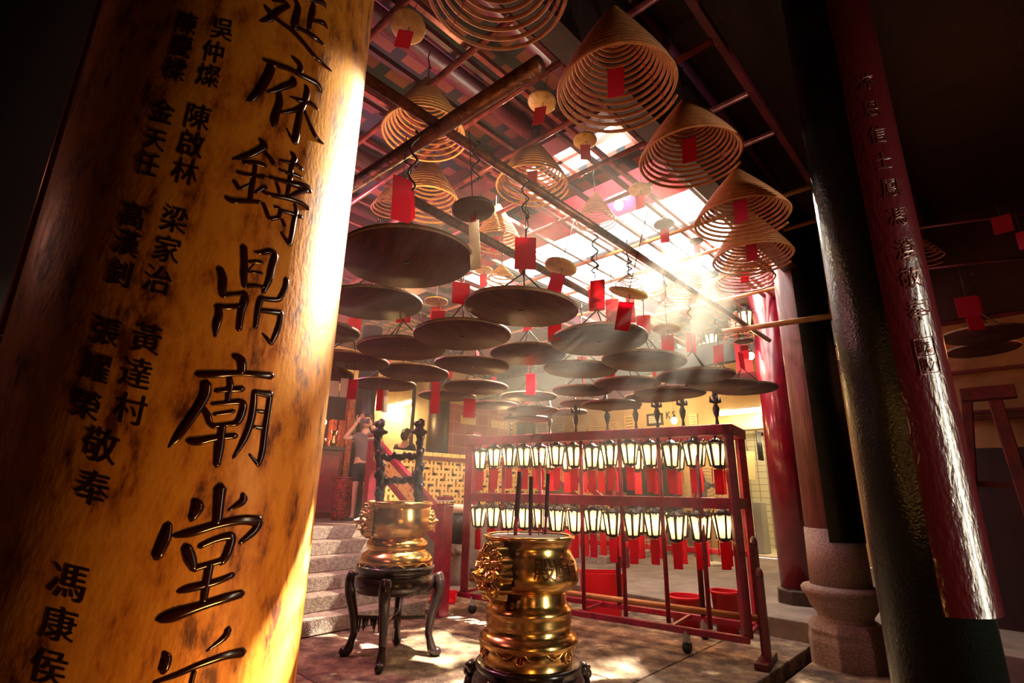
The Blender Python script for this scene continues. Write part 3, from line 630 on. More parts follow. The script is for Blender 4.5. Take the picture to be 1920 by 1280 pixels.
# extra long slips seen above several trays
# ------------------------------------------------------------------ small dishes hanging with slips under them
def make_dish(m):
    r = thing('hanging_dish', 'x', 'dish')
    MB().lathe([(0, -0.004), (0.09, -0.006), (0.1, 0.0), (0.1, 0.008), (0.092, 0.008), (0.088, 0.0), (0, 0.002)], 32, caps=False).build('plate', m, r)
    MB().tube([(0, 0, -0.05), (0.012, 0, -0.045), (0.014, 0, -0.02), (0, 0, 0), (0, 0, 0.45)], 0.0025, 6).build('hook', STEEL, r)
    o = MB(); paper(o, 0.085, -0.19, -0.045, 0.0, 0.02); o.build('paper_slip', PAPER, r)
    return r
dish0 = make_dish(ASHDISH); dishd = make_dish(ASHDISHD); dishw = make_dish(ASHDISHD); dfirst = {}
DISHES = [(765, 50, 66, 0, 'gold dish with a pale pink slip, highest at left beside the gilded board', (0.5, 0.1)),
 (1016, 192, 54, 0, 'gold dish with a pink slip left of the largest incense coil', (0.35, 0.1)),
 (1097, 264, 44, 0, 'hazy gold dish with a pink slip below the largest coil', (0.25, 0)),
 (887, 395, 82, 2, 'dark dish with a long white slip hanging from the long dark pole', (0.05, -0.1)),
 (1051, 501, 62, 0, 'gold dish with a red slip above the tray left of centre', (0.2, 0.25)),
 (1250, 617, 52, 0, 'gold dish with a broad red slip at centre right', (0.1, 0)),
 (1200, 357, 42, 0, 'gold dish with an orange slip between two coils under the crimson beam', (0.3, 0)),
 (1245, 421, 38, 1, 'grey dish with a red slip against the white roof opening', (0.1, 0)),
 (1178, 550, 74, 0, 'gold dish tilted edge on below the small coil at centre', (0.0, 0.3)),
 (1306, 452, 26, 1, 'tiny grey dish with a red slip in front of the brightest light', (0.1, 0)),
 (928, 437, 36, 1, 'small dark dish beside a coil, right of the long white slip', (0.05, 0)),
 (907, 507, 34, 0, 'small gold dish right of the nearest tray', (0.1, 0)),
 (818, 566, 44, 0, 'gold dish with a red slip between the two left trays', (0.1, 0)),
 (1395, 640, 34, 1, 'dark dish with a red slip beside the bright bulb', (0.0, 0))]
for i, (px, py, w, kind, lab, tl) in enumerate(DISHES):
    d = 0.2*FPX/w; loc = at_d(px, py, d); f = 1.0
    if loc.z > 4.0: f = (4.0-CAMH)/(loc.z-CAMH); loc = CAM+(loc-CAM)*f
    src = (dish0, dishd, dishw)[kind]
    ang = math.atan2(loc.x, loc.y)
    ro = (-tl[0]*0.6, tl[1], -ang+random.uniform(-0.5, 0.5))
    if kind not in dfirst: dfirst[kind] = 1; o = src; o.location = loc; o.rotation_euler = ro; o.scale = (f, f, f); o['label'] = lab
    else: o = dup(src, None, lab, loc, ro, (f, f, f))
    o['group'] = 'small hanging dishes with slips'
    if i == 3:
        for ch in list(o.children):
            if ch.name.startswith('paper_slip'): bpy.data.objects.remove(ch)
        m2 = MB(); paper(m2, 0.05, -0.30, -0.055, 0.0, 0.0); q = m2.build('paper_slip', PAPERW); q.parent = o; q['label'] = 'long white paper slip'
        m2 = MB(); paper(m2, 0.03, -0.06, -0.02, 0.0, 0.0); q = m2.build('paper_slip', PAPER); q.parent = o

# ------------------------------------------------------------------ incense coils
def make_coil(name, label, base, R, apex_z, turns, m, slip=True, sag=1.0):
    t = thing(name, label, 'incense coil', base, 'hanging incense coils')
    H = apex_z-base.z; pts = []; n = max(30, int(40)); tot = int(turns*n)
    for i in range(tot+1):
        u = i/tot; rr = R*(1-0.93*u); zz = H*(u**1.0)
        # lower turns hang further apart
        w_ = 1-(1-u)**1.75; zz = H*w_; rr = R*(1-0.93*w_**1.15)
        an = 2*PI*turns*u
        pts.append(Vector((rr*math.cos(an), rr*math.sin(an), zz)))
    o = MB(); o.tube([p+base for p in pts], 0.0085*min(1.0, R/0.28)+0.001, 6); o.build('spiral', m, t)
    o = MB(); o.tube([base+Vector((0, 0, H)), base+Vector((0, 0, H+0.12))], 0.004, 6)
    o.tube([base+Vector((0.015, 0, H+0.1)), base+Vector((0.0, 0.015, H+0.14)), base+Vector((-0.012, 0, H+0.2)), base+Vector((0, 0, H+0.26))], 0.005, 6)
    o.build('hook', STEEL, t)
    o = MB()
    for a in (0.3, 2.4, 4.5):
        o.tube([base+Vector((R*math.cos(a)*0.99, R*math.sin(a)*0.99, 0)), base+Vector((0, 0, H))], 0.002, 4)
    o.build('thread', PAPER, t)
    if slip:
        an = math.atan2(base.x, base.y); o = MB()
        paper(o, 0.085, 0.0, 0.15, -an+0.2, 0.03, 0.02); o.v = [v+base+Vector((0, 0, 0.0)) for v in o.v]; o.build('paper_slip', PAPER, t)
    return t
COILS = [  # px, py of the bottom ring, width px, apex py, turns, real width, colour, slip, label
 (1157, 176, 223, 20, 26, 0.6, 1, 1, 'largest reddish incense coil, top centre right'),
 (1295, 301, 187, 190, 25, 0.6, 1, 1, 'second large reddish coil, below right of the largest one'),
 (1392, 415, 170, 322, 24, 0.6, 1, 1, 'third reddish coil down the right edge of the roof opening'),
 (1412, 488, 142, 398, 27, 0.6, 1, 1, 'wide loose coil against the brown column at right'),
 (1398, 530, 106, 452, 24, 0.6, 1, 1, 'lowest right coil, just above the red column'),
 (795, 256, 158, 150, 22, 0.6, 0, 0, 'yellow coil behind the thick rusty pole at upper left'),
 (800, 388, 128, 298, 20, 0.6, 0, 0, 'yellow coil above the nearest tray'),
 (725, 395, 60, 352, 12, 0.5, 0, 0, 'small yellow coil beside the gilded board'),
 (998, 352, 137, 263, 20, 0.6, 0, 1, 'pale yellow coil behind the long dark pole'),
 (932, 458, 92, 385, 21, 0.5, 0, 0, 'yellow coil below the pale one, behind the long white slip'),
 (1117, 418, 76, 362, 18, 0.45, 1, 0, 'orange coil left of the star bright light'),
 (930, -12, 264, -125, 17, 0.6, 1, 0, 'coil cut by the top of the view'),
 (940, 530, 62, 498, 8, 0.3, 0, 0, 'small short yellow coil left of the centre red slip'),
 (1180, 535, 55, 514, 6, 0.2, 0, 0, 'small cap shaped coil over the tilted gold dish'),
 (1287, 552, 92, 488, 22, 0.6, 0, 0, 'hazy coil in the light beam under the roof opening'),
 (1250, 570, 34, 558, 4, 0.15, 1, 0, 'tiny bell shaped coil right of the hanging slips'),
 (1385, 640, 56, 585, 10, 0.4, 1, 0, 'hazy coil behind the end of the bamboo pole'),
 (1735, 490, 66, 445, 10, 0.5, 1, 0, 'coil peeping out behind the maroon board in the side hall'),
]
for px, py, w, ay, tn, dia, red, slip, lab in COILS:
    d = dia*FPX/w; base = at_d(px, py, d); R = dia/2
    def apex(base):
        z = base.z
        lo, hi = base.z, base.z+1.5
        for _ in range(40):
            mid = (lo+hi)/2
            if proj((base.x, base.y, mid))[1] > ay: lo = mid
            else: hi = mid
        return lo
    az = apex(base)
    if az > 4.35:
        f = (4.35-CAMH)/(az-CAMH); base = CAM+(base-CAM)*f; R *= f; az = apex(base)
    make_coil('incense_coil', lab, base, R, az, tn, COILR if red else COIL, slip)

# free red slips on wires (motion of the draught leaves them turned all ways)
SLIPS = [(1121, 552, 28, 58, 2.9, 'long pinkish red slip above the brightly beamed tray'), (1148, 585, 24, 52, 3.3, 'pinkish slip just right of and below the long one'),
 (985, 475, 40, 66, 2.5, 'dark red slip with writing, hanging from the long dark pole'), (752, 375, 38, 96, 2.3, 'tall bright red slip above the nearest tray'),
 (864, 550, 34, 44, 2.8, 'red slip behind the right end of the nearest tray'), (822, 595, 26, 26, 3.6, 'short pink slip between the left trays'),
 (1182, 580, 16, 50, 3.6, 'narrow orange slip under the tilted dish'), (1040, 620, 26, 40, 3.2, 'pale pink slip behind the centre left tray'),
 (622, 728, 26, 30, 4.0, 'pink slip beside the gilded board, left of the white one'), (645, 727, 14, 36, 4.0, 'white slip beside the gilded board'), (661, 730, 18, 38, 3.9, 'red and pink slip left of the dark platform column'),
 (714, 750, 16, 40, 4.6, 'pink slip hanging before the cream wall'), (722, 752, 10, 42, 4.6, 'narrow white slip hanging before the cream wall'), (816, 745, 16, 60, 5.0, 'pink slip right of the far tube lamp'),
 (880, 765, 22, 36, 5.0, 'pale pink slip before the red tiled panel'), (995, 720, 18, 40, 4.6, 'red slip under the peaked wires of a far tray'), (1394, 668, 28, 60, 7.75, 'orange red slip lit by the bright bulb'),
 (1815, 575, 34, 40, 3.6, 'bright red slip hanging in the dark side hall'), (1828, 605, 24, 30, 3.6, 'folded slip under the bright one in the dark side hall'), (1879, 420, 28, 34, 3.6, 'dim red pair of slips high in the side hall'), (1918, 450, 16, 34, 3.4, 'dim red slip cut by the right edge of view')]
for px, py, w, h, d, lab in SLIPS:
    c = at_d(px, py, d); ww = w*d/FPX; hh = h*d/FPX; an = -math.atan2(c.x, c.y)+random.uniform(-0.35, 0.35)
    t = thing('paper_slip', lab, 'paper slip', c, 'loose slips of paper')
    o = MB(); paper(o, ww, -hh/2, hh/2, an, random.uniform(-0.02, 0.02), 0.0); o.v = [v+c for v in o.v]
    o.build('paper', PAPERW if 'white' in lab else PAPER, t)
    MB().tube([c+Vector((0, 0, hh/2)), c+Vector((0, 0, hh/2+0.22))], 0.002, 5).build('wire', STEEL, t)
# bare wires with hooks on the poles
for px, py, d, L, lab in ((893, 300, 2.45, 0.22, 'bent wire hook above the dark dish on the long pole'), (985, 372, 2.55, 0.24, 'twisted wire hook above the dark red slip'), (1116, 470, 3.0, 0.22, 'double wire hook above the pinkish slips'), (775, 300, 2.2, 0.3, 'long wire hook on the thick rusty pole'), (1180, 503, 3.3, 0.12, 'wavy hook holding the cap shaped coil')):
    c = at_d(px, py, d); o = MB()
    pts = [c+Vector((0.018*math.sin(i*1.1), 0.008*math.cos(i*1.1), L/2-L*i/14)) for i in range(15)]
    tag(o.tube(pts, 0.005, 6).build('wire_hook', STEEL, origin=c), lab, 'hook', 'wire hooks on the poles')

# ------------------------------------------------------------------ lantern rack
RA = at_z(870, 1112, 0.2); RB = at_z(1402, 1196, 0.2); RA.z = RB.z = 0; RD = (RB-RA); RL = RD.length; RD.normalize(); RN = Vector((-RD.y, RD.x, 0))
if RN.y < 0: RN = -RN                         # away from the viewer
RTOP = at_y(1365, 796, RB.y).z
def rk(a, b, z): return RA+RD*(a*RL)+RN*b+Vector((0, 0, z))
RDEP = 0.55
t = thing('lantern_rack', 'long red wooden rack on casters, hung with two tiers of lit lanterns', 'rack', (RA+RB)/2)
t_rack = t
MB().beam(rk(-0.012, 0, RTOP-0.05), rk(1.012, 0, RTOP-0.05), 0.12, 0.11).build('top_rail', REDWOOD, t, bevel=0.012)
MB().beam(rk(0, RDEP, RTOP-0.05), rk(1.0, RDEP, RTOP-0.05), 0.10, 0.11).build('top_rail', REDWOOD, t, bevel=0.012)
MB().beam(rk(1.0, -0.06, RTOP-0.05), rk(1.0, RDEP+0.06, RTOP-0.05), 0.12, 0.11).build('top_rail', REDWOOD, t, bevel=0.012)
MB().beam(rk(0.0, -0.06, RTOP-0.05), rk(0.0, RDEP+0.06, RTOP-0.05), 0.12, 0.11).build('top_rail', REDWOOD, t, bevel=0.012)
ZM = at_y(1230, 940, rk(0.7, 0, 0).y).z
for b in (0, RDEP): MB().beam(rk(0.02, b, ZM), rk(1.0, b, ZM), 0.06, 0.11).build('middle_rail', REDWOOD, t, bevel=0.008)
MB().beam(rk(1.0, 0, ZM), rk(1.0, RDEP, ZM), 0.06, 0.11).build('middle_rail', REDWOOD, t, bevel=0.008)
ZL = at_y(1230, 1025, rk(0.7, RDEP, 0).y).z
MB().beam(rk(0.02, RDEP, ZL), rk(1.0, RDEP, ZL), 0.05, 0.06).build('lower_rail', REDWOOD, t, bevel=0.006)
for a, w in ((0.0, 0.10), (1.0, 0.085)):
    for b in (0, RDEP): MB().beam(rk(a, b, 0.2), rk(a, b, RTOP), w, w).build('post', REDWOOD, t, bevel=0.01)
for a in (0.165, 0.33, 0.5, 0.645, 0.78, 0.9): MB().tube([rk(a, 0.03, 0.22), rk(a, 0.03, RTOP-0.08)], 0.024, 10).build('upright', REDWOOD, t)
for a in (0.24, 0.56, 0.84): MB().tube([rk(a, RDEP, 0.22), rk(a, RDEP, RTOP-0.08)], 0.03, 10).build('upright', DARKRED, t)
for b in (-0.08, RDEP): MB().beam(rk(-0.01, b, 0.2), rk(1.01, b, 0.2), 0.05, 0.06).build('bottom_rail', REDWOOD, t, bevel=0.006)
for a in (0.0, 0.2, 0.5, 0.8, 1.0): MB().beam(rk(a, -0.1, 0.215), rk(a, RDEP, 0.215), 0.03, 0.03).build('cross_rail', REDWOOD, t)
MB().tube([rk(0.0, 0.12, 0.36), rk(0.5, 0.12, 0.355), rk(1.03, 0.12, 0.36)], 0.03, 12).build('bamboo_rail', BAMBOO, t)
for a, b in ((0.84, -0.08), (0.06, -0.08), (0.84, RDEP), (0.06, RDEP)):
    o = MB(); w = rk(a, b, 0.055); r_ = Matrix.Rotation(math.atan2(RD.y, RD.x)-0.35, 3, 'Z') @ Matrix.Rotation(PI/2, 3, 'Y')
    q = MB().lathe([(0.055, -0.02), (0.055, 0.02)], 20); o.add([w+(r_ @ v) for v in q.v], q.f, True)
    o.build('caster', BLACKP, t); MB().box(w+Vector((0, 0, 0.09)), (0.055, 0.055, 0.1)).build('caster_fork', GREYP, t)
# leaning end boards
for a, b, z0, z1, w in ((1.035, 0.1, 0.03, 1.05, 0.11), (1.05, -0.06, 0.03, 0.78, 0.1)):
    o = MB(); o.beam(rk(a, b, z0), rk(a, b, z1), 0.05, w, up=RN); o.ball(rk(a, b, z1), (0.03, 0.05, 0.06), 12, 8); o.build('end_board', DARKRED, t, bevel=0.008)
MB().box(rk(1.04, 0.02, 0.03), (0.12, 0.5, 0.06), Matrix.Rotation(math.atan2(RD.y, RD.x), 3, 'Z')).build('end_foot', DARKRED, t, bevel=0.01)
for a in (0.36, 0.47, 0.595, 0.70, 0.775, 0.86, 0.965):
    o = MB(); c = rk(a, 0.1, RTOP)
    o.lathe([(0.035, 0), (0.02, 0.03), (0.013, 0.09), (0.03, 0.14), (0.038, 0.19), (0.02, 0.24), (0.012, 0.28), (0.035, 0.33), (0.02, 0.39), (0.004, 0.46)], 12, c)
    for k in range(4):
        an = k*PI/2; o.tube([c+Vector((0.01*math.cos(an), 0.01*math.sin(an), 0.26)), c+Vector((0.05*math.cos(an), 0.05*math.sin(an), 0.27)), c+Vector((0.055*math.cos(an), 0.055*math.sin(an), 0.33))], [0.014, 0.02, 0.004], 6)
    o.build('finial', IRON, t)

def make_lantern():
    r = thing('palace_lantern', 'x', 'lantern')
    rt, rb, h, n = 0.105, 0.068, 0.235, 6
    o = MB()
    P = lambda rr, k, z: Vector((rr*math.cos(2*PI*k/n), rr*math.sin(2*PI*k/n), z))
    for k in range(n):     # six tall panes with rounded tops
        a0, a1 = P(rb*0.94, k+0.2, 0.012), P(rb*0.94, k+0.8, 0.012); b0, b1 = P(rt*0.94, k+0.2, h-0.02), P(rt*0.94, k+0.8, h-0.02)
        o.add([a0, a1, b1, b0, (b0+b1)/2+Vector((0, 0, 0.012))], [(0, 1, 2, 4, 3)])
    o.build('glass', GLOW, r, recalc=False)
    o = MB()
    for k in range(n): o.tube([P(rb, k, -0.005), P(rt, k, h+0.01)], 0.011, 5)
    o.tube([P(rb, k, 0) for k in range(n)], 0.008, 5, closed=True); o.tube([P(rt, k, h+0.01) for k in range(n)], 0.009, 5, closed=True)
    o.build('frame', IRON, r)
    o = MB(); o.lathe([(rt*0.8, h+0.012), (0.05, h+0.04), (0.018, h+0.06), (0.01, h+0.1)], 6, smooth=False)
    for k in range(n): o.tube([P(rt, k, h), P(rt*1.18, k, h+0.03), P(rt*1.05, k, h+0.05)], 0.006, 5)
    o.build('cap', IRON, r)
    o = MB(); o.lathe([(rb, -0.004), (rb*0.6, -0.02), (0.01, -0.03)], 6, smooth=False); o.build('base', IRON, r)
    o = MB(); d = Vector((math.cos(0.5), math.sin(0.5), 0))*0.047
    o.sheet(-d+Vector((0, 0, -0.29)), d+Vector((0, 0, -0.29)), d+Vector((0, 0, -0.035)), -d+Vector((0, 0, -0.035)), 0.003); o.build('paper_slip', PAPER, r)
    for k in range(2): MB().tube([P(0.06, k*3, -0.02), P(0.062, k*3+0.2, -0.17)], [0.006, 0.004], 5).build('tassel', PAPER, r)
    return r
lan0 = make_lantern(); lfirst = True
ORD = ['first', 'second', 'third', 'fourth', 'fifth', 'sixth', 'seventh', 'eighth', 'ninth', 'tenth', 'eleventh', 'twelfth', 'thirteenth', 'fourteenth', 'fifteenth', 'sixteenth', 'last']
def put_lantern(loc, rz, lab, sc=1.0, grp='lit lanterns on the red rack', tilt=0):
    global lfirst
    if lfirst: o = lan0; lfirst = False; o.location = loc; o.rotation_euler = (0, 0, rz); o['label'] = lab; o.scale = (sc, sc, sc)
    else: o = dup(lan0, None, lab, loc, (tilt, 0, rz), (sc, sc, sc))
    o['group'] = grp
rows = [('upper front rail', 0.07, 0, [906, 932, 957, 988, 1014, 1053, 1092, 1131, 1168, 1209, 1250, 1281, 1303, 1328], 845), ('lower front rail', 0.07, 1, [898, 921, 948, 982, 1011, 1039, 1070, 1105, 1144, 1184, 1225, 1270, 1317, 1352], 965)]
NL = 14
for nm, b, low, _, _ in rows:
    for i in range(NL):
        a = (i+0.6)/NL*0.985
        z = (RTOP-0.11-0.29 if not low else ZM-0.055-0.31)+random.uniform(-0.02, 0.02)
        put_lantern(rk(a, b, z), random.uniform(-1.4, -0.2), 'lit lantern, %s from the left on the %s of the rack' % (ORD[i], nm))
for nm, low in (('upper back rail', 0), ('lower back rail', 1)):
    for i in range(NL):
        a = (i+0.3)/NL*0.985
        z = (RTOP-0.11-0.29 if not low else ZM-0.055-0.31)+random.uniform(-0.03, 0.03)
        put_lantern(rk(a, RDEP-0.06, z), random.uniform(-1.4, -0.2), 'lit lantern, %s from the left on the %s of the rack' % (ORD[i], nm))
for a in (0.12, 0.38, 0.63, 0.88):
    light('rack_glow', 'POINT', rk(a, RDEP/2, RTOP-0.42), 6, (1, 0.4, 0.16), 0.12)
    light('rack_glow', 'POINT', rk(a, RDEP/2, ZM-0.36), 6, (1, 0.4, 0.16), 0.12)

# lanterns under the far eave around the red column
for i, (px, py, d, lab) in enumerate(((1400, 600, 7.6, 'lit lantern under the eave left of the red column'), (1380, 612, 8.2, 'lit lantern behind the end of the long pole'), (1489, 590, 7.8, 'upper lit lantern right of the red column'), (1491, 660, 7.6, 'lower lit lantern right of the red column'), (1448, 622, 8.6, 'lit lantern half behind the red column'), (1335, 640, 8.6, 'hazy lit lantern in the far corner left of the bulb'), (1300, 665, 8.8, 'hazy lit lantern below the small gold dish at right'), (1322, 655, 8.9, 'dim hazy lantern between two others in the far corner'), (1280, 655, 9.0, 'leftmost hazy lantern in the far corner'))):
    put_lantern(at_d(px, py+12, d), random.uniform(0, 1), lab, 0.95, 'lanterns under the far eave')
def bulb(px, py, d, r, lab, e, col=(1, 0.55, 0.2), name='light_bulb'):
    c = at_d(px, py, d); t = thing(name, lab, 'lamp', c, 'bare lit bulbs')
    MB().ball(c, (r, r, r*1.2), 16, 12).build('globe', BULB, t); MB().tube([c+Vector((0, 0, r)), c+Vector((0, 0, r+0.05))], r*0.5, 10).build('socket', BLACKP, t)
    MB().tube([c+Vector((0, 0, r+0.05)), c+Vector((0, 0, r+0.4))], 0.004, 5).build('cord', BLACKP, t)
    light('bulb_light', 'POINT', c-Vector((0, 0.0, r*1.6)), e, col, r)
bulb(1408, 667, 7.4, 0.045, 'bright bare bulb beside an orange red slip near the red column', 16)
bulb(1264, 788, 12.0, 0.07, 'bright bulb on the cream back wall above the lantern rack', 20, (1, 0.75, 0.4))
bulb(625, 851, 9.6, 0.04, 'star bright bulb on the altar at left', 45, (1, 0.5, 0.18))
bulb(608, 791, 9.9, 0.045, 'upper bulb beside the carved shrine at left', 8, (1, 0.5, 0.18))
bulb(608, 824, 9.9, 0.03, 'lower dim bulb beside the carved shrine at left', 3, (1, 0.4, 0.15))
bulb(1160, 384, 5.6, 0.05, 'star bright electric bulb beside the orange coil under the roof', 70, (1, 0.85, 0.6))
c = at_d(1416, 636, 8.3); t = thing('ceiling_lamp', 'oval glowing orange ceiling lamp under the eave by the red column', 'lamp', c)
MB().ball(c, (0.2, 0.2, 0.06), 24, 10).build('diffuser', mat('orange_lamp_glass', (1, 0.6, 0.3), 0.4, emit=(1.0, 0.55, 0.22), estr=6), t); MB().lathe([(0.21, 0.0), (0.21, 0.03), (0.05, 0.06)], 24, c).build('ring', DARKRED, t)
light('eave_lamp', 'POINT', c-Vector((0, 0, 0.15)), 12, (1, 0.45, 0.15), 0.1)

# fluorescent tubes
def tube_lamp(a, b, r, lab, e):
    a = Vector(a); b = Vector(b); t = thing('tube_lamp', lab, 'lamp', (a+b)/2)
    MB().tube([a, b], r, 12).build('tube', TUBE, t)
    MB().beam(a+Vector((0, 0.06, 0.09)), b+Vector((0, 0.06, 0.09)), 0.12, 0.05).build('housing', WHITEP, t)
    d = (b-a).normalized(); rt = d.cross(Vector((0, 0, 1)))
    light('tube_light', 'AREA', (a+b)/2+Vector((0, -0.1, -0.06)), e, (1, 0.82, 0.5), ((b-a).length, 0.1), target=(a+b)/2+Vector((0, 0.35, -1.0)))
fs = 12.45
def on_back(px, py, s=12.55):
    d = ray(px, py); k = (s-CAM.dot(US))/d.dot(US); return CAM+d*k
def on_left(px, py, tt=11.55):
    d = ray(px, py); k = (tt-CAM.dot(UT))/d.dot(UT); return CAM+d*k
tube_lamp(on_back(1350, 776, 12.2), on_back(1450, 766, 12.2), 0.045, 'lit white tube lamp above the washroom doorway', 40)
tube_lamp(on_left(742, 760, 11.3), on_left(776, 752, 11.3), 0.05, 'lit tube lamp on the far cream wall behind the blurred visitor', 60)
light('balustrade_fill', 'POINT', st(6.2, 5.9, 2.5), 50, (1, 0.62, 0.26), 0.15)  # fill light added to brighten the fretwork
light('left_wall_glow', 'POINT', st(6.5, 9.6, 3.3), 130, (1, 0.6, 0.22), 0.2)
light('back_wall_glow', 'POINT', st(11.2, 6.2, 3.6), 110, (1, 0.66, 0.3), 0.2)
light('washroom_light', 'POINT', st(13.6, (dT0+dT1)/2, 3.0), 45, (1, 0.85, 0.55), 0.1)

# ------------------------------------------------------------------ balustrade of the platform
LS = 3.68                      # s of the platform reference
def post(name, s, tt, z0, z1, w, lab, m=REDWOOD):
    c = st(s, tt, 0); t = thing(name, lab, 'post', st(s, tt, z0), 'red posts of the balustrade')
    MB().box(c+Vector((0, 0, (z0+z1)/2-0.06)), (w, w, z1-z0-0.12), ROT).build('shaft', m, t, bevel=0.008)
    for k, zz in enumerate((z1-0.105, z1-0.06)): MB().box(c+Vector((0, 0, zz)), (w*1.04, w*1.04, 0.02), ROT).build('cap_ring', PAPERW if k else REDWOOD, t)
    MB().box(c+Vector((0, 0, z1-0.025)), (w, w, 0.05), ROT).build('cap', m, t, bevel=0.01)
post('balustrade_post', 4.58, 7.32, 0.99, 2.32, 0.14, 'red post at the top of the steps beside the visitor in shorts')
post('newel_post', 4.58, 5.5, 0.0, 1.42, 0.16, 'red newel post behind the left bronze censer, foot of the handrail')
post('balustrade_post', 6.7, 7.32, 0.99, 2.55, 0.2, 'thick red post between the two fretwork panels')
post('balustrade_post', 8.85, 7.32, 0.99, 2.15, 0.14, 'red post at the far end of the fretwork, behind the rack')
post('newel_post', 8.85, 5.5, 0.2, 1.5, 0.16, 'red newel post seen through the rack, foot of the far handrail')
def handrail(s, lab):
    t = thing('stair_handrail', lab, 'handrail', st(s, 6.4, 1.2))
    a, b = st(s, 7.25, 2.22), st(s, 5.58, 1.2)
    for dz, m, nm, h in ((0.0, REDWOOD, 'top_bar', 0.09), (-0.17, YELLOWC, 'inlaid_board', 0.2), (-0.34, REDWOOD, 'bottom_bar', 0.09)):
        MB().beam(a+Vector((0, 0, dz)), b+Vector((0, 0, dz)), 0.09 if nm != 'inlaid_board' else 0.05, h).build(nm, m, t, bevel=0.006)
    d = (b-a)
    up = Vector((0, 0, 1)); L = d.length; d.normalize(); n2 = d.cross(US).normalized()
    if n2.z < 0: n2 = -n2
    rr = random.Random(3)
    for i in range(6):                      # worn, unreadable brush marks
        c = a+d*(0.2+i*(L-0.4)/5)+Vector((0, 0, -0.17))-US*0.027
        o = MB()
        for k in range(5):
            p = c+d*rr.uniform(-0.05, 0.05)+n2*rr.uniform(-0.05, 0.05); q = p+(d*rr.uniform(-0.06, 0.06) if k % 2 else n2*rr.uniform(-0.06, 0.06)); o.tube([p, q], 0.006, 5)
        o.build('worn_brush_mark', DARKRED, t)
handrail(4.58, 'sloping red handrail with a lettered yellow board behind the left censer')
handrail(8.85, 'sloping red handrail with a lettered board seen through the lantern rack')
def fret(s0, s1, lab):
    t = thing('fretwork_panel', lab, 'balustrade panel', st((s0+s1)/2, 7.3, 1.0))
    o = MB(); z0, z1 = 1.16, 1.98; nc = int((s1-s0)/0.085); dx = (s1-s0)/nc; nr = 9; dz = (z1-z0)/nr
    for i in range(nc+1): 
        x = s0+i*dx
        for j in range(nr):
            if (i+2*j) % 5 != 0: o.box(st(x, 7.3, z0+(j+0.5)*dz), (0.047, 0.06, dz+0.01), ROT)
    for j in range(nr+1):
        for i in range(nc):
            if (i*2+j) % 5 != 1: o.box(st(s0+(i+0.5)*dx, 7.3, z0+j*dz), (dx+0.01, 0.055, 0.05), ROT)
    o.build('lattice', YELLOWC, t)
    o = MB(); stbox(o, s0, s1, 7.27, 7.34, 0.99, 1.13); o.build('bottom_rail', REDWOOD, t)
    o = MB(); stbox(o, s0, s1, 7.22, 7.4, 1.99, 2.04); o.build('rail', DARKRED, t)
    o = MB()
    for i in range(int((s1-s0)/0.2)): stbox(o, s0+i*0.2+0.005, s0+i*0.2+0.195, 7.2, 7.42, 2.04, 2.11)
    o.build('coping', YELLOWC, t, bevel=0.008)
    o = MB(); stbox(o, s0, s1, 7.36, 7.38, 1.0, 1.98); o.build('backing', DARKWOOD, t)
fret(4.68, 6.58, 'yellow fretwork panel behind the left bronze censer')
fret(6.82, 8.76, 'yellow fretwork panel seen through the left half of the lantern rack')

# platform furnishings
def pcol(px, s, tt, r, m, lab, z1=4.6):
    c = st(s, tt); struct(MB().lathe([(r, 0.99), (r, z1)], 32, (c.x, c.y, 0)).build('platform_column', m, origin=(c.x, c.y, 0.99)), lab, 'column')
def on_t(px, tt):
    r = ray(px, 860); k = tt/r.dot(UT); return (CAM+r*k).dot(US)
pcol(0, on_t(676, 8.9), 8.9, 0.19, DARKWOOD, 'dark lacquered column behind the visitor in shorts')
pcol(0, on_t(818, 9.8), 9.8, 0.26, DARKWOOD, 'dark column right of the blurred visitor')
pcol(0, on_t(768, 11.0), 11.0, 0.05, DARKWOOD, 'slim dark post before the far tube lamp')
# carved red and gold shrine panels beside the gilded board
sh0, sh1 = on_t(606, 9.6), on_t(664, 9.6)
t = thing('carved_shrine', 'carved red and gold shrine front at the left end of the platform', 'shrine', st((sh0+sh1)/2, 9.6, 0.99))
o = MB(); stbox(o, sh0-0.8, sh1, 9.75, 9.85, 0.99, 3.4); o.build('back_panel', DARKWOOD, t)
CARV = mat('carved_gilt_red', (0.45, 0.10, 0.03), 0.4, col2=(0.20, 0.012, 0.012), scale=16, detail=3, bump=1.0, bscale=18)
for a, b in ((0.15, 0.33), (0.40, 0.62), (0.66, 0.98)):
    o = MB(); stbox(o, sh0+(sh1-sh0)*a, sh0+(sh1-sh0)*b, 9.6, 9.75, 0.99, 3.25 if a > 0.5 else 2.8); o.build('carved_pillar', CARV, t, bevel=0.02)
al = on_t(636, 9.0)
t = thing('altar_cabinet', 'dark red altar cabinet standing left of the visitor in shorts', 'altar', st(al-0.35, 9.0, 0.99))
o = MB(); stbox(o, al-0.9, al-0.02, 8.9, 9.4, 0.99, 2.15); o.build('body', DARKRED, t, bevel=0.015)
o = MB(); stbox(o, al-0.95, al+0.03, 8.85, 9.45, 2.15, 2.22); o.build('top', DARKWOOD, t, bevel=0.01)
for a in (0.86, 0.44):
    o = MB(); stbox(o, al-a, al-a+0.38, 8.87, 8.9, 1.08, 2.06); o.build('door', REDWOOD, t, bevel=0.01)
for i, (dx, hh, m, lab) in enumerate(((0.1, 0.3, BRONZE, 'small brass vase on the altar cabinet nearest its right end'), (0.3, 0.22, BRONZED, 'brass cup on the altar cabinet beside the vase'))):
    c = st(al-dx, 9.1, 2.22); tag(MB().lathe([(0.05, 0), (0.07, hh*0.3), (0.03, hh*0.6), (0.055, hh)], 16, c).build('altar_vase', m, origin=c), lab, 'vase')
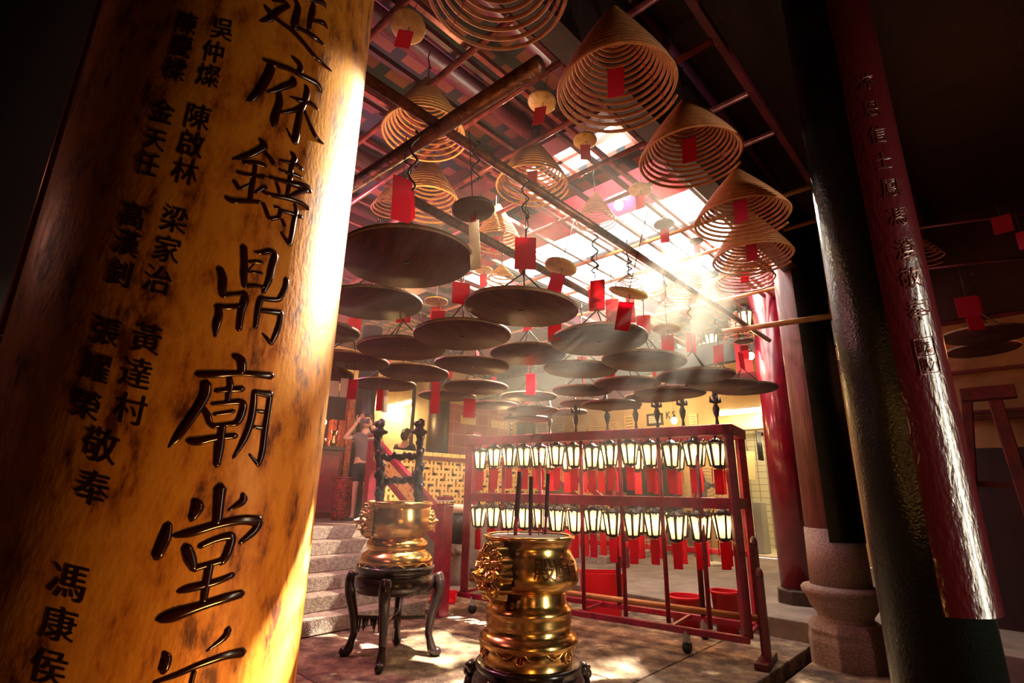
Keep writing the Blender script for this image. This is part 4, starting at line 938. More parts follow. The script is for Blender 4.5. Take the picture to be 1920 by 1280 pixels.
# woven red basket stand by the steps
c = at_z(655, 968, 0.99); c.z = 0.99
t = thing('red_basket', 'red pierced metal basket on the platform behind the visitor in shorts', 'basket', st(on_t(651, 8.2), 8.2, 0.99))
c = st(on_t(651, 8.2), 8.2, 0)
MB().lathe([(0.15, 0.99), (0.17, 1.05), (0.19, 1.62), (0.2, 1.66)], 20, c).build('body', mat('pierced_red_metal', (0.35, 0.02, 0.03), 0.4, col2=(0.05, 0.004, 0.006), scale=30, lo=0.45, hi=0.55), t)
MB().tube([c+Vector((0.2*math.cos(k*PI/10), 0.2*math.sin(k*PI/10), 1.66)) for k in range(20)], 0.012, 6, closed=True).build('rim', REDWOOD, t)
# red tiled panel wall and timber strip, on the platform
t0, t1 = on_t(822, 10.6), on_t(950, 10.6)
t = thing('tiled_panel', 'tall red tiled panel with a gold beaded edge above the fretwork', 'panel', st((t0+t1)/2, 10.6, 0.99))
o = MB(); stbox(o, t0, t1, 10.55, 10.65, 0.99, 3.7); ob = o.build('tiles', REDT, t)
mpn = [n for n in REDT.node_tree.nodes if n.type == 'MAPPING' and any(l.to_node.type == 'TEX_BRICK' for l in n.outputs[0].links)][0]
mpn.vector_type = 'POINT'; mpn.inputs['Rotation'].default_value = (-PI/2, 0, 0)
ob.data.transform(Matrix.Rotation(-AXA, 4, 'Z')); ob.rotation_euler = (0, 0, AXA)
o = MB()
for z in np.arange(1.2, 3.6, 0.13): o.ball(st(t1+0.06, 10.5, z), (0.05, 0.05, 0.06), 10, 6)
o.build('gold_beads', BRONZE, t)
o = MB(); stbox(o, t1-0.01, t1+0.14, 10.52, 10.66, 0.99, 3.7); o.build('edge_strip', DARKRED, t)
for a in (0.25, 0.7):
    o = MB(); stbox(o, t0+(t1-t0)*a, t0+(t1-t0)*a+0.55, 10.53, 10.55, 3.2, 3.42); o.build('plaque', YELLOWC, t)

# notices on the back wall and the far wall
NOT = [(1016, 806, 26, 22, 'pale square notice left of the dark notice window'), (1051, 800, 14, 14, 'small pale notice on the back wall'), (1122, 806, 40, 16, 'broad yellow notice above the rack'), (1180, 792, 20, 28, 'upright yellow notice in the middle of the back wall'), (1150, 800, 20, 18, 'ruled notice beside the upright yellow one'), (1228, 786, 26, 18, 'framed pale notice with a dark frame on the back wall'), (1300, 788, 14, 24, 'narrow notice left of the tube lamp')]
for px, py, w, h, lab in NOT:
    c = on_back(px, py, 12.57); k = (RM.T @ np.array(c-CAM))[2]*-1/FPX; w *= k*1.1; h *= k
    t = thing('wall_notice', lab, 'notice', c, 'notices on the back wall')
    MB().box(c, (0.02, w, h), ROT).build('sheet', PAPERW if 'pale' in lab else YELLOWC, t)
    o = MB()
    for j in range(4): o.box(c-US*0.012+Vector((0, 0, h*(0.3-0.2*j))), (0.004, w*0.7, h*0.04), ROT)
    o.build('printed_lines', DARKWOOD, t)
    if 'framed' in lab:
        o = MB()
        for zz in (-h/2, h/2): o.box(c+Vector((0, 0, zz)), (0.05, w+0.06, 0.05), ROT)
        for yy in (-w/2, w/2): o.box(c+UT*yy, (0.05, 0.05, h), ROT)
        o.build('frame', DARKWOOD, t)
o = MB(); c = on_back(1255, 777, 12.57)
for i, ch in enumerate('AXS'[1:]): glyph(o, 'KS'[i], lambda x, y, h, i=i: c-UT*(0.18*i+x*0.22)+Vector((0, 0, y*0.26))-US*h, 0.01)
tag(o.build('wall_letters', DARKWOOD, origin=c), 'two dark letters on the cream back wall above the rack', 'letters')
c = on_back(985, 800, 12.55); t = thing('notice_window', 'dark barred window behind the farthest trays', 'window', c)
MB().box(c+Vector((0, 0, 0.1)), (0.06, 0.7, 0.75), ROT).build('pane', BLACKP, t); MB().box(c+Vector((0, 0, -0.4)), (0.06, 0.7, 0.25), ROT).build('shelf_box', YELLOWC, t)
o = MB()
for yy in (-0.34, 0, 0.34): o.box(c+UT*yy+Vector((0, 0, 0.0))-US*0.04, (0.03, 0.03, 1.0), ROT)
for zz in (-0.25, 0.1, 0.45): o.box(c+Vector((0, 0, zz))-US*0.04, (0.03, 0.7, 0.03), ROT)
o.build('bars', IRON, t)
# things around the doorway
c = on_back(1405, 872, 12.45); t = thing('paper_sign', 'yellowish paper sheet hanging in the washroom doorway', 'sign', c)
MB().box(c, (0.01, 0.26, 0.62), ROT @ Matrix.Rotation(0.06, 3, 'X')).build('sheet', mat('yellowed_paper', (0.62, 0.55, 0.25), 0.6), t)
MB().tube([c+Vector((0, 0, 0.31)), c+Vector((0, 0, 0.42))], 0.006, 5).build('string', STEEL, t)
o = MB(); p = on_back(1392, 830, 12.42); q = on_back(1413, 1000, 12.42); o.tube([p+UT*0.12, q+UT*0.2], 0.05, 10)
tag(o.build('drain_pipe', mat('cream_pipe', (0.6, 0.5, 0.32), 0.45)), 'pale pipe running down beside the washroom doorway', 'pipe')
o = MB(); a = st(14.1, dT0+0.5, 0); o.tube([a+Vector((0, 0, 0.25)), a+Vector((0, 0, 3.0)), a+UT*0.9+Vector((0, 0, 3.0))], 0.05, 8)
tag(o.build('soil_pipe', IRON), 'black pipe against the white washroom tiles', 'pipe')
o = MB(); a = st(13.2, dT1-0.28, 0)
for i in range(7): o.tube([a+US*(0.05*i)+Vector((0, 0, 2.3)), a+US*(0.05*i)+Vector((0, 0, 3.0))], 0.015, 5)
o.beam(a+Vector((0, 0, 3.0)), a+US*0.4+Vector((0, 0, 3.0)), 0.04, 0.04)
tag(o.build('iron_grating', IRON), 'black iron grating inside the washroom doorway', 'grating')
o = MB(); a = st(12.95, dT1-0.22, 0); stbox(o, 12.9, 13.3, dT1-0.3, dT1-0.12, 0.24, 1.35); tag(o.build('waste_bin', GREYP, bevel=0.02), 'tall grey bin just inside the washroom doorway', 'bin')
c = at_d(1512, 880, 8.6); t = thing('entry_sign', 'small pale entry sign right of the red column', 'sign', c); ang = Matrix.Rotation(-0.5, 3, 'Z')
MB().box(c, (0.15, 0.012, 0.24), ang).build('panel', mat('ivory_sign', (0.75, 0.66, 0.4), 0.5), t)
o = MB()
for txt, zz, w0 in (('止步', 0.06, 0.065), ('TRY', -0.055, 0.05)):
    for i, ch in enumerate(txt): glyph(o, ch, lambda x, y, h, i=i, zz=zz, w0=w0, n=len(txt): c+(ang @ Vector(((i-(n-1)/2)*w0*0.85+x*w0, -0.007-h, zz+y*w0*1.2))), 0.002)
o.build('lettering', DARKWOOD, t)
MB().beam(c+Vector((0.02, 0.03, -1.2)), c+Vector((0.02, 0.03, 0.1)), 0.03, 0.03).build('stand', DARKWOOD, t)
# behind the rack: fan, cabinet, boxes, buckets
c = at_z(1335, 1058, 0.2); c.z = 0.2
t = thing('pedestal_fan', 'pale grey pedestal fan behind the right end of the rack', 'fan', c)
hh = at_y(1330, 910, c.y).z
MB().lathe([(0.22, 0.2), (0.22, 0.235), (0.06, 0.26)], 28, (c.x, c.y, 0)).build('base', WHITEP, t)
MB().tube([Vector((c.x, c.y, 0.25)), Vector((c.x, c.y, hh-0.02))], 0.025, 10).build('pole', GREYP, t)
hc = Vector((c.x, c.y-0.1, hh)); Rf = Matrix.Rotation(PI/2, 3, 'X')
o = MB()
for rr in (0.33, 0.27, 0.2, 0.13): o.tube([hc+(Rf @ Vector((rr*math.cos(a*PI/16), rr*math.sin(a*PI/16), 0.02))) for a in range(32)], 0.006, 5, closed=True)
for a in range(32): o.tube([hc+(Rf @ Vector((0.05*math.cos(a*PI/16), 0.05*math.sin(a*PI/16), 0.05))), hc+(Rf @ Vector((0.33*math.cos(a*PI/16), 0.33*math.sin(a*PI/16), 0.02)))], 0.003, 4)
o.build('cage', GREYP, t)
for k in range(3):
    a = k*2*PI/3; o = MB(); p = [hc+(Rf @ Vector((r_*math.cos(a+w), r_*math.sin(a+w), dz))) for r_, w, dz in ((0.05, -0.3, -0.02), (0.28, -0.35, -0.04), (0.29, 0.3, 0.0), (0.05, 0.4, 0.01))]; o.sheet(*p, th=0.006); o.build('blade', GREYP, t)
q = MB().lathe([(0.07, -0.12), (0.08, -0.02), (0.05, 0.05)], 16); o = MB(); o.add([hc+(Rf @ v) for v in q.v], q.f, True); o.build('motor', GREYP, t)
def on_s(px, ss):
    r = ray(px, 860); k = ss/r.dot(US); return (CAM+r*k).dot(UT)
ct0, ct1 = on_s(1258, 12.1), on_s(1136, 12.1); cm = st(12.3, (ct0+ct1)/2, 0.99); zt = at_y(1200, 872, cm.y).z
t = thing('black_cabinet', 'wide black steel cabinet behind the rack, below the notices', 'cabinet', cm)
o = MB(); stbox(o, 12.1, 12.55, ct0, ct1, 0.99, zt); o.build('body', BLACKP, t, bevel=0.01)
o = MB(); stbox(o, 12.06, 12.57, ct0-0.04, ct1+0.04, zt, zt+0.04); o.build('top', mat('grey_steel_top', (0.12, 0.12, 0.12), 0.4), t, bevel=0.006)
for a in (0.03, 0.52):
    o = MB(); stbox(o, 12.085, 12.1, ct0+(ct1-ct0)*a, ct0+(ct1-ct0)*(a+0.45), 1.05, zt-0.08); o.build('door', mat('black_steel', (0.02, 0.02, 0.022), 0.35), t, bevel=0.005)
c2 = st(12.3, ct0+0.35, zt+0.04); tag(MB().lathe([(0.05, 0), (0.05, 0.2), (0.02, 0.26), (0.02, 0.3)], 12, c2).build('white_bottle', WHITEP, origin=c2), 'white bottle on the black cabinet', 'bottle')
rs_ = on_t(1148, 7.5); t = thing('red_speaker_box', 'upright red box with pale slots left of the black cabinet', 'box', st(rs_, 7.55, 0.99))
zb = at_y(1148, 905, st(rs_, 7.55).y).z
o = MB(); stbox(o, rs_-0.14, rs_+0.14, 7.45, 7.65, 0.99, zb); o.build('body', REDWOOD, t, bevel=0.008)
o = MB()
for j in range(6): stbox(o, rs_-0.11, rs_+0.11, 7.435, 7.45, zb-0.1-j*0.08, zb-0.085-j*0.08)
o.build('slots', PAPERW, t)
def bucket(c, r, h, lab, name='bucket'):
    t = thing(name, lab, 'bucket', c, 'red plastic buckets')
    MB().lathe([(0, 0.004), (r*0.72, 0.004), (r*0.74, 0.0), (r*0.98, h), (r*1.04, h), (r*1.04, h-0.03), (r*0.99, h-0.03)], 28, c, caps=False).build('body', PLASTICR, t)
    MB().lathe([(r*0.70, 0.01), (r*0.95, h-0.005)], 28, c, caps=False).build('inside', PLASTICR, t)
    MB().tube([c+Vector((r*math.cos(a), -0.02-r*0.25*math.sin(a), h*0.86-r*0.75*math.sin(a))) for a in np.linspace(0, PI, 14)], 0.004, 5).build('handle', STEEL, t)
def floor_pt(px, py, m):
    c = at_z(px, py, 0); k = to_st(c)[0]
    if k > SP-m: d = Vector((c.x, c.y, 0)); c = d*((SP-m)/k)
    c.z = 0; return c
c = floor_pt(1288, 1170, 0.24)
bucket(Vector((c.x, c.y, 0.0)), 0.2, 0.33, 'red plastic bucket under the right half of the lantern rack')
c = floor_pt(1364, 1170, 0.2); bucket(Vector((c.x+0.0, c.y, 0.0)), 0.16, 0.44, 'taller red bucket behind the right end post of the rack')
c = floor_pt(1128, 1150, 0.4); t = thing('red_bin', 'large square red bin behind the bamboo rail, right of the big censer', 'bin', (c.x, c.y, 0))
o = MB(); q = [(-.26, -.2), (.26, -.2), (.26, .2), (-.26, .2)]
o.add([Vector((c.x+x*0.85, c.y+y*0.85, 0)) for x, y in q]+[Vector((c.x+x, c.y+y, 0.5)) for x, y in q]+[Vector((c.x+x*0.92, c.y+y*0.92, 0.5)) for x, y in q]+[Vector((c.x+x*0.8, c.y+y*0.8, 0.03)) for x, y in q],
      [(3, 2, 1, 0)]+[(i, (i+1) % 4, 4+(i+1) % 4, 4+i) for i in range(4)]+[(4+i, 4+(i+1) % 4, 8+(i+1) % 4, 8+i) for i in range(4)]+[(8+i, 8+(i+1) % 4, 12+(i+1) % 4, 12+i) for i in range(4)]+[(12, 13, 14, 15)])
o.build('body', PLASTICR, t); 
# dark stone tub table, broom and dustpan behind the left censer
c = at_z(848, 1112, 0.0); c.z = 0
t = thing('tub_table', 'dark tub on a carved lion leg, pale round top, beside the left censer', 'table', c)
zt = at_y(842, 945, c.y).z; 
w_ = 62*c.y/FPX/1.75
MB().lathe([(w_*0.9, zt-0.12), (w_*1.02, zt-0.1), (w_*1.04, zt-0.02), (w_, zt)], 40, (c.x-0.03, c.y, 0)).build('rim', mat('pale_stone_top', (0.5, 0.42, 0.32), 0.6), t)
MB().lathe([(0.12, 0.62), (w_*0.55, 0.68), (w_*0.85, zt-0.35), (w_*0.9, zt-0.11)], 40, (c.x-0.03, c.y, 0)).build('tub', IRON, t)
o = MB()
o.tube([Vector((c.x-0.03, c.y, 0.72)), Vector((c.x-0.06, c.y, 0.5)), Vector((c.x-0.01, c.y, 0.25)), Vector((c.x+0.03, c.y-0.03, 0.06))], [0.19, 0.15, 0.12, 0.1], 14)
o.ball((c.x+0.04, c.y-0.08, 0.06), (0.16, 0.17, 0.065), 14, 8)
for k in range(4): o.ball((c.x-0.08+0.08*k, c.y-0.2, 0.045), (0.045, 0.06, 0.045), 10, 6)
for k in range(6): o.ball((c.x-0.15+0.05*k, c.y-0.13, 0.62-0.03*(k % 2)), 0.05, 8, 6)
o.build('lion_leg', GRAN, t)
c = at_z(832, 1128, 0); t = thing('dustpan', 'long handled red dustpan lying between the left censer and the rack', 'dustpan', (c.x, c.y, 0))
o = MB(); o.box(c+Vector((0, 0, 0.012)), (0.34, 0.26, 0.016)); o.box(c+Vector((0, 0.125, 0.07)), (0.34, 0.016, 0.12)); o.box(c+Vector((0.165, 0.0, 0.05)), (0.012, 0.25, 0.09)); o.box(c+Vector((-0.165, 0.0, 0.05)), (0.012, 0.25, 0.09))
o.build('pan', PLASTICR, t)
hp = at_y(820, 960, c.y+0.15); MB().tube([c+Vector((0, 0.12, 0.1)), hp], 0.013, 8).build('handle', REDWOOD, t)
# side hall things beyond the near columns
o = MB(); d0 = rwS-0.35
def side_pt(px, py, s):
    d = ray(px, py); k = (s-CAM.dot(US))/d.dot(US); return CAM+d*k
t = thing('timber_trestle', 'dark red timber trestle standing in the side hall', 'trestle', side_pt(1860, 860, d0))
MB().beam(side_pt(1800, 742, d0), side_pt(1905, 733, d0), 0.16, 0.14).build('top_beam', DARKRED, t, bevel=0.01)
MB().beam(side_pt(1862, 738, d0), side_pt(1945, 1000, d0), 0.1, 0.12).build('slanted_leg', DARKRED, t, bevel=0.01)
MB().beam(side_pt(1812, 745, d0), side_pt(1830, 1060, d0), 0.1, 0.1).build('leg', DARKRED, t, bevel=0.01)
MB().beam(side_pt(1810, 905, d0+0.1), side_pt(1925, 912, d0+0.1), 0.06, 0.06).build('stretcher', DARKRED, t)
for a, b, lab in (((1700, 508), (1925, 482), 'dim thin rod in the side hall at slip height'), ((1690, 432), (1925, 400), 'highest dim thin rod in the side hall')):
    tag(MB().tube([side_pt(*a, d0-1.5), side_pt(*b, d0-1.5)], 0.012, 8).build('thin_rod', DARKRED), lab, 'rod')
light('side_lamp', 'POINT', side_pt(1990, 620, d0-0.7), 2.5, (1, 0.34, 0.14), 0.1)

# ------------------------------------------------------------------ bronze censers
def prof_from(px, Y, rows):
    """rows of (py, width px) read against a vertical plane at depth Y -> lathe profile"""
    out = []
    for py, w in rows:
        p = at_y(px, py, Y); k = (RM.T @ np.array(p-CAM))[2]*-1/FPX; out.append((w*k/2, p.z))
    return out
def rotz(a): return Matrix.Rotation(a, 3, 'Z')
def lion_mask(c, ang, s):
    """snarling lion head in relief, facing outward along ang"""
    o = MB(); R = rotz(ang); nr, na = 44, 84
    def G(v, m, w): return math.exp(-((v-m)/w)**2)
    def sst(a, b, v): u = min(max((v-a)/(b-a), 0), 1); return u*u*(3-2*u)
    def hgt(r, th):
        y, z = r*math.cos(th), r*math.sin(th); ay = abs(y)
        h = 0.42*math.sqrt(max(0, 1-r*r*0.98))
        h += 0.44*G(y, 0, 0.27)*G(z, -0.12, 0.2)+0.24*G(y, 0, 0.12)*G(z, 0.03, 0.1)+0.12*G(ay, 0.14, 0.06)*G(z, -0.02, 0.06)
        h += 0.24*G(ay, 0.25, 0.17)*G(z, 0.31-0.15*(ay-0.25), 0.075)+0.15*G(ay, 0.23, 0.08)*G(z, 0.16, 0.07)+0.16*G(y, 0, 0.08)*G(z, 0.22, 0.15)
        h += 0.2*G(ay, 0.42, 0.13)*G(z, -0.12, 0.16)+0.2*G(y, 0, 0.2)*G(z, 0.5, 0.13)
        h -= 0.5*G(y, 0, 0.27)*G(z, -0.37, 0.065)
        h += 0.34*G(y, 0, 0.23)*G(z, -0.53, 0.075)+0.2*G(y, 0, 0.14)*G(z, -0.72, 0.12)
        m = sst(0.56, 0.70, r)*(1-0.8*sst(0.93, 1.0, r))
        if z < -0.45: m *= 1-G(y, 0, 0.25)
        h += m*(0.10+0.13*math.cos(13*th+7*r))-0.12*G(r, 0.57, 0.04)*(1 if z > -0.4 else 0.2)
        return h-0.08
    vs = [c+(R @ Vector((hgt(0, 0), 0, 0)))*s]
    for i in range(1, nr+1):
        for j in range(na):
            th = 2*PI*j/na; r = i/nr; q = r*(1+0.07*math.cos(13*th+7)*sst(0.75, 1, r)); vs.append(c+(R @ Vector((hgt(r, th) if i < nr else -0.25, q*math.cos(th)*0.95, q*math.sin(th))))*s)
    fs = [(0, 1+j, 1+(j+1) % na) for j in range(na)]
    for i in range(nr-1):
        for j in range(na):
            j2 = (j+1) % na; fs.append((1+i*na+j, 1+(i+1)*na+j, 1+(i+1)*na+j2, 1+i*na+j2))
    o.add(vs, fs, True)
    for q in (-1, 1):
        o.tube([c+(R @ Vector((0.62, 0.16*q, -0.27)))*s, c+(R @ Vector((0.64, 0.16*q, -0.45)))*s], [0.045*s, 0.012*s], 8)
        o.ball(c+(R @ Vector((0.14, 0.58*q, 0.5)))*s, (0.1*s, 0.13*s, 0.2*s), 12, 8, R)
    for q in (-0.09, -0.03, 0.03, 0.09): o.ball(c+(R @ Vector((0.66, q, -0.30)))*s, (0.03*s, 0.028*s, 0.05*s), 8, 6, R)
    return o
def ring_ear(c, ang, s):
    o = MB(); R = rotz(ang); o.tube([c+(R @ Vector((0.35*math.cos(k*PI/10), 0.62, 0.26*math.sin(k*PI/10)-0.15)))*s for k in range(20)], 0.06*s, 8, closed=True); return o

# large censer in front
CY = at_d(991, 1000, 3.9).y; cc = at_y(992, 1000, CY); CX = cc.x
rimz = cc.z
body = prof_from(991, CY, [(1002, 150), (1001, 164), (1003, 170), (1007, 170), (1010, 163), (1018, 154), (1028, 151), (1040, 164), (1055, 180), (1070, 188), (1085, 186), (1096, 172), (1102, 150), (1104, 140)])
base = prof_from(991, CY, [(1102, 134), (1106, 140), (1122, 141), (1131, 150), (1136, 161), (1143, 162), (1147, 157), (1151, 160), (1156, 157), (1160, 160), (1166, 157), (1176, 158), (1182, 168), (1188, 182), (1196, 186), (1204, 180), (1210, 170), (1226, 166), (1236, 172)])
body.sort(key=lambda q: 0); zb = base[-1][1]
t = thing('bronze_censer', 'big polished bronze censer with a lion mask, nearest in the middle', 'censer', (CX, CY, zb))
C0 = Vector((CX, CY, 0))
MB().lathe(body, 64, C0, caps=False).build('bowl', BRONZE, t)
MB().lathe(base, 64, C0, caps=False).build('pedestal', BRONZE, t)
k_ = body[1][0]
MB().lathe([(0, rimz-0.012), (k_*0.5, rimz-0.01), (k_*0.93, rimz-0.016)], 48, C0, caps=False).build('ash', SAND, t)
angl = math.atan2(-CY, -CX)-1.02      # towards the viewer's left
mz = at_y(930, 1062, CY).z
mr = at_y(991, 1062, CY); kk = (RM.T @ np.array(mr-CAM))[2]*-1/FPX
ang1 = math.radians(226)
mc = C0+Vector((math.cos(ang1), math.sin(ang1), 0))*(92*kk)+Vector((0, 0, mz))
lion_mask(mc, ang1-0.3, 49*kk).build('lion_mask', BRONZE, t)
ring_ear(mc, ang1-0.3, 38*kk).build('mask_ring', BRONZE, t)
mc2 = C0+Vector((math.cos(ang1+PI), math.sin(ang1+PI), 0))*(80*kk)+Vector((0, 0, mz))
lion_mask(mc2, ang1+PI, 36*kk).build('lion_mask', BRONZE, t)
CHB = mat('dark_bronze_relief', (0.14, 0.05, 0.02), 0.35, 0.8)
# characters in relief on the bowl
for ch, px in (('殿', 1021), ('廟', 1062)):
    o = MB(); rb_ = 93*kk
    def place(x, y, h, px=px):
        p, n = cyl_hit(px+x*44, 1068-y*46, C0, rb_); 
        # project to the swelling bowl
        zz = p.z; r_ = np.interp(zz, [q[1] for q in body[::-1]], [q[0] for q in body[::-1]])
        return C0+n*(r_+h)+Vector((0, 0, zz))
    glyph(o, ch, place, 0.009); o.build('raised_character', CHB, t)
# scroll feet on the pedestal apron
o = MB()
for k in range(6):
    a = k*PI/3+0.35; r_ = base[-2][0]+0.012; z_ = (base[-1][1]+base[-3][1])/2
    pts = []
    for i in range(22):
        u = i/21*2.2*PI; q = 0.05*(1-i/30); aa = a+(q*math.cos(u))/r_; pts.append(C0+Vector((math.cos(aa)*(r_+0.012), math.sin(aa)*(r_+0.012), z_+0.03+q*math.sin(u))))
    o.tube(pts, 0.012, 8)
    aa = a-0.25; o.tube([C0+Vector((math.cos(a+d)*(r_+0.01), math.sin(a+d)*(r_+0.01), z_+0.065+0.03*math.cos(d*9))) for d in np.linspace(-0.9, -0.05, 14)], 0.010, 6)
o.build('scroll_feet', BRONZE, t)
# its round stand
st_prof = prof_from(991, CY, [(1236, 150), (1234, 190), (1238, 198), (1244, 199), (1250, 192), (1256, 200), (1268, 210), (1290, 214), (1308, 205), (1318, 190), (1322, 200), (1330, 202)])
st_prof = [(r, max(z, 0)) for r, z in st_prof]
t = thing('censer_stand', 'low round black stand with lion knees under the big bronze censer', 'stand', (CX, CY, 0))
MB().lathe(st_prof, 56, C0).build('drum', BLACKW, t)
for k in range(5):
    a = -PI/2+k*2*PI/5+0.62+(0.0); r_ = 106*kk; o = MB(); c = C0+Vector((math.cos(a)*r_, math.sin(a)*r_, 0.0)); R = rotz(a)
    z0 = st_prof[4][1]
    for dx, dy, dz, rr in ((0, 0, -0.04, (0.05, 0.055, 0.05)), (0.03, 0, -0.07, (0.04, 0.045, 0.04)), (0.02, 0.04, -0.02, (0.025, 0.02, 0.02)), (0.02, -0.04, -0.02, (0.025, 0.02, 0.02)), (0.045, 0.02, -0.06, (0.015, 0.015, 0.015)), (0.045, -0.02, -0.06, (0.015, 0.015, 0.015)), (0.01, 0, -0.14, (0.045, 0.05, 0.06))):
        o.ball(c+(R @ Vector((dx, dy, 0)))+Vector((0, 0, z0+dz)), rr, 12, 8, R)
    o.tube([c+Vector((0, 0, z0-0.1)), c+(R @ Vector((0.04, 0, 0)))+Vector((0, 0, (z0-0.1)*0.5)), c+(R @ Vector((0.0, 0, 0)))+Vector((0, 0, 0.05)), c+(R @ Vector((0.05, 0, 0)))+Vector((0, 0, 0.03))], [0.05, 0.045, 0.035, 0.035], 10)
    o.build('lion_leg', BLACKW, t)
# incense standing in the ash
def stick(name, px0, py0, px1, py1, r, lab, m, dy=0.0, red=None):
    b = at_y(px0, py0, CY+dy); b.z = max(b.z, rimz-0.03) if b.z > rimz+0.03 else rimz-0.02; a = at_y(px1, py1, CY+dy)
    b = Vector((at_y(px0, py0, CY+dy).x, CY+dy, rimz-0.02))
    t = thing(name, lab, 'incense stick', b, 'incense sticks in the big censer')
    if red: 
        mid = b+(a-b)*red; MB().tube([b, mid], r*0.75, 8).build('red_end', REDWOOD, t); MB().tube([mid, (mid+a)/2, a], [r, r*1.02, r], 10).build('incense', m, t)
    else: MB().tube([b, a], r, 6).build('incense', m, t)
stick('incense_stick', 966, 1002, 975, 884, 0.019, 'leftmost of the three thick dark incense sticks in the big censer', STICK, -0.02, 0.3)
stick('incense_stick', 994, 998, 996, 893, 0.016, 'middle one of the three thick dark incense sticks in the big censer', STICK, 0.02, 0.12)
stick('incense_stick', 1022, 994, 1028, 888, 0.015, 'rightmost of the three thick dark incense sticks in the big censer', STICK, 0.1, 0.3)
stick('joss_stick', 953, 998, 951, 985, 0.003, 'short thin joss stick left of the thick ones', REDWOOD, 0.0)
stick('joss_stick', 1010, 996, 1010, 978, 0.003, 'short thin joss stick between the thick ones at right', REDWOOD, 0.03)
stick('joss_stick', 1018, 995, 1020, 940, 0.004, 'tall thin red joss stick leaning by the right thick one', REDWOOD, 0.06)

# left censer on its tall stand
LYc = 5.43; lc = Vector((-1.085, LYc, 0))
lpx = proj((lc.x, lc.y, 1.0))[0]
def lp(rows): return prof_from(lpx, LYc, rows)
body = lp([(941, 108), (939, 117), (941, 122), (944, 122), (947, 117), (954, 116), (966, 121), (980, 122), (992, 115), (1001, 102), (1006, 96)])
base = lp([(1005, 94), (1008, 97), (1012, 108), (1018, 113), (1023, 112), (1027, 104), (1030, 106), (1036, 122), (1044, 134), (1050, 134), (1056, 126), (1062, 122)])
t = thing('bronze_censer', 'smaller bronze censer on a tall black stand, left of the big one', 'censer', (lc.x, lc.y, base[-1][1]))
MB().lathe(body, 56, lc, caps=False).build('bowl', BRONZE, t); MB().lathe(base, 56, lc, caps=False).build('pedestal', BRONZE, t)
rz_ = body[1][1]; kl = (RM.T @ np.array(at_y(lpx, 970, LYc)-CAM))[2]*-1/FPX
MB().lathe([(0, rz_-0.02), (58*kl, rz_-0.025)], 40, lc, caps=False).build('ash', SAND, t)
for a, s in ((PI+0.5, 1.0), (0.05, 0.62)):
    m_ = lc+Vector((math.cos(a), math.sin(a), 0))*(58*kl)+Vector((0, 0, at_y(lpx, 974, LYc).z)); lion_mask(m_, a-0.2 if s == 1 else a, 30*kl*s).build('lion_mask', BRONZE, t)
o = MB()
for k in range(8):
    a = k*PI/4+0.2; r_ = base[-1][0]+0.005; z_ = base[-1][1]+0.03
    o.tube([lc+Vector((math.cos(a+d)*(r_+0.02), math.sin(a+d)*(r_+0.02), z_+0.025*math.cos(d*8))) for d in np.linspace(-0.39, 0.39, 12)], 0.010, 6)
o.build('scalloped_edge', BRONZE, t)
# tall stand with cabriole legs
tp = lp([(1060, 120), (1056, 140), (1060, 146), (1066, 146), (1070, 140), (1073, 136), (1077, 146), (1090, 148), (1102, 144), (1106, 136)])
t = thing('censer_stand', 'tall round black stand on curved legs under the left bronze censer', 'stand', lc)
MB().lathe(tp, 48, lc).build('top', BLACKW, t)
ztop = tp[-2][1]
FEET = [at_z(654, 1230, 0), at_z(714, 1256, 0), at_z(806, 1230, 0), at_z(742, 1211, 0)]
for i, f in enumerate(FEET):
    d = Vector((f.x-lc.x, f.y-lc.y, 0)); rr = d.length; d.normalize(); r0 = 74*kl
    P = [(r0+0.01, ztop+0.13, 0.05), (r0+0.03, ztop+0.06, 0.06), (r0+0.03, ztop-0.06, 0.05), (r0-0.02, ztop*0.6, 0.042), (r0-0.04, ztop*0.35, 0.036), (r0-0.025, 0.14, 0.034), (r0+0.0, 0.06, 0.045), (r0+0.03, 0.035, 0.04)]
    o = MB(); sm = smooth_path(P, 4); o.tube([lc+d*q[0]+Vector((0, 0, q[1])) for q in sm], [q[2] for q in sm], 12)
    o.ball(lc+d*(r0+0.045)+Vector((0, 0, 0.04)), 0.042, 12, 8)
    for q in (-1, 1): o.ball(lc+d*(r0+0.05)+Vector((-d.y, d.x, 0))*0.03*q+Vector((0, 0, ztop+0.07)), 0.026, 10, 6)
    o.build('leg', BLACKW, t)
zs = at_y(770, 1158, LYc).z
for i in range(4):
    f = FEET[i]; d = Vector((f.x-lc.x, f.y-lc.y, 0)).normalized(); MB().beam(lc+Vector((0, 0, zs)), lc+d*(74*kl-0.02)+Vector((0, 0, zs)), 0.035, 0.03).build('stretcher', BLACKW, t, bevel=0.004)
o = MB(); d = (FEET[0]-lc).normalized()
for k in range(10): o.tube([lc+d*(0.1+0.025*k)+Vector((0, 0, zs)), lc+d*(0.1+0.025*k)+Vector((0.01*math.sin(k*2.1), 0.015*math.cos(k*1.7), zs-0.1-0.03*math.sin(k)))], [0.014, 0.006], 6)
o.build('carved_pendant', BLACKW, t)
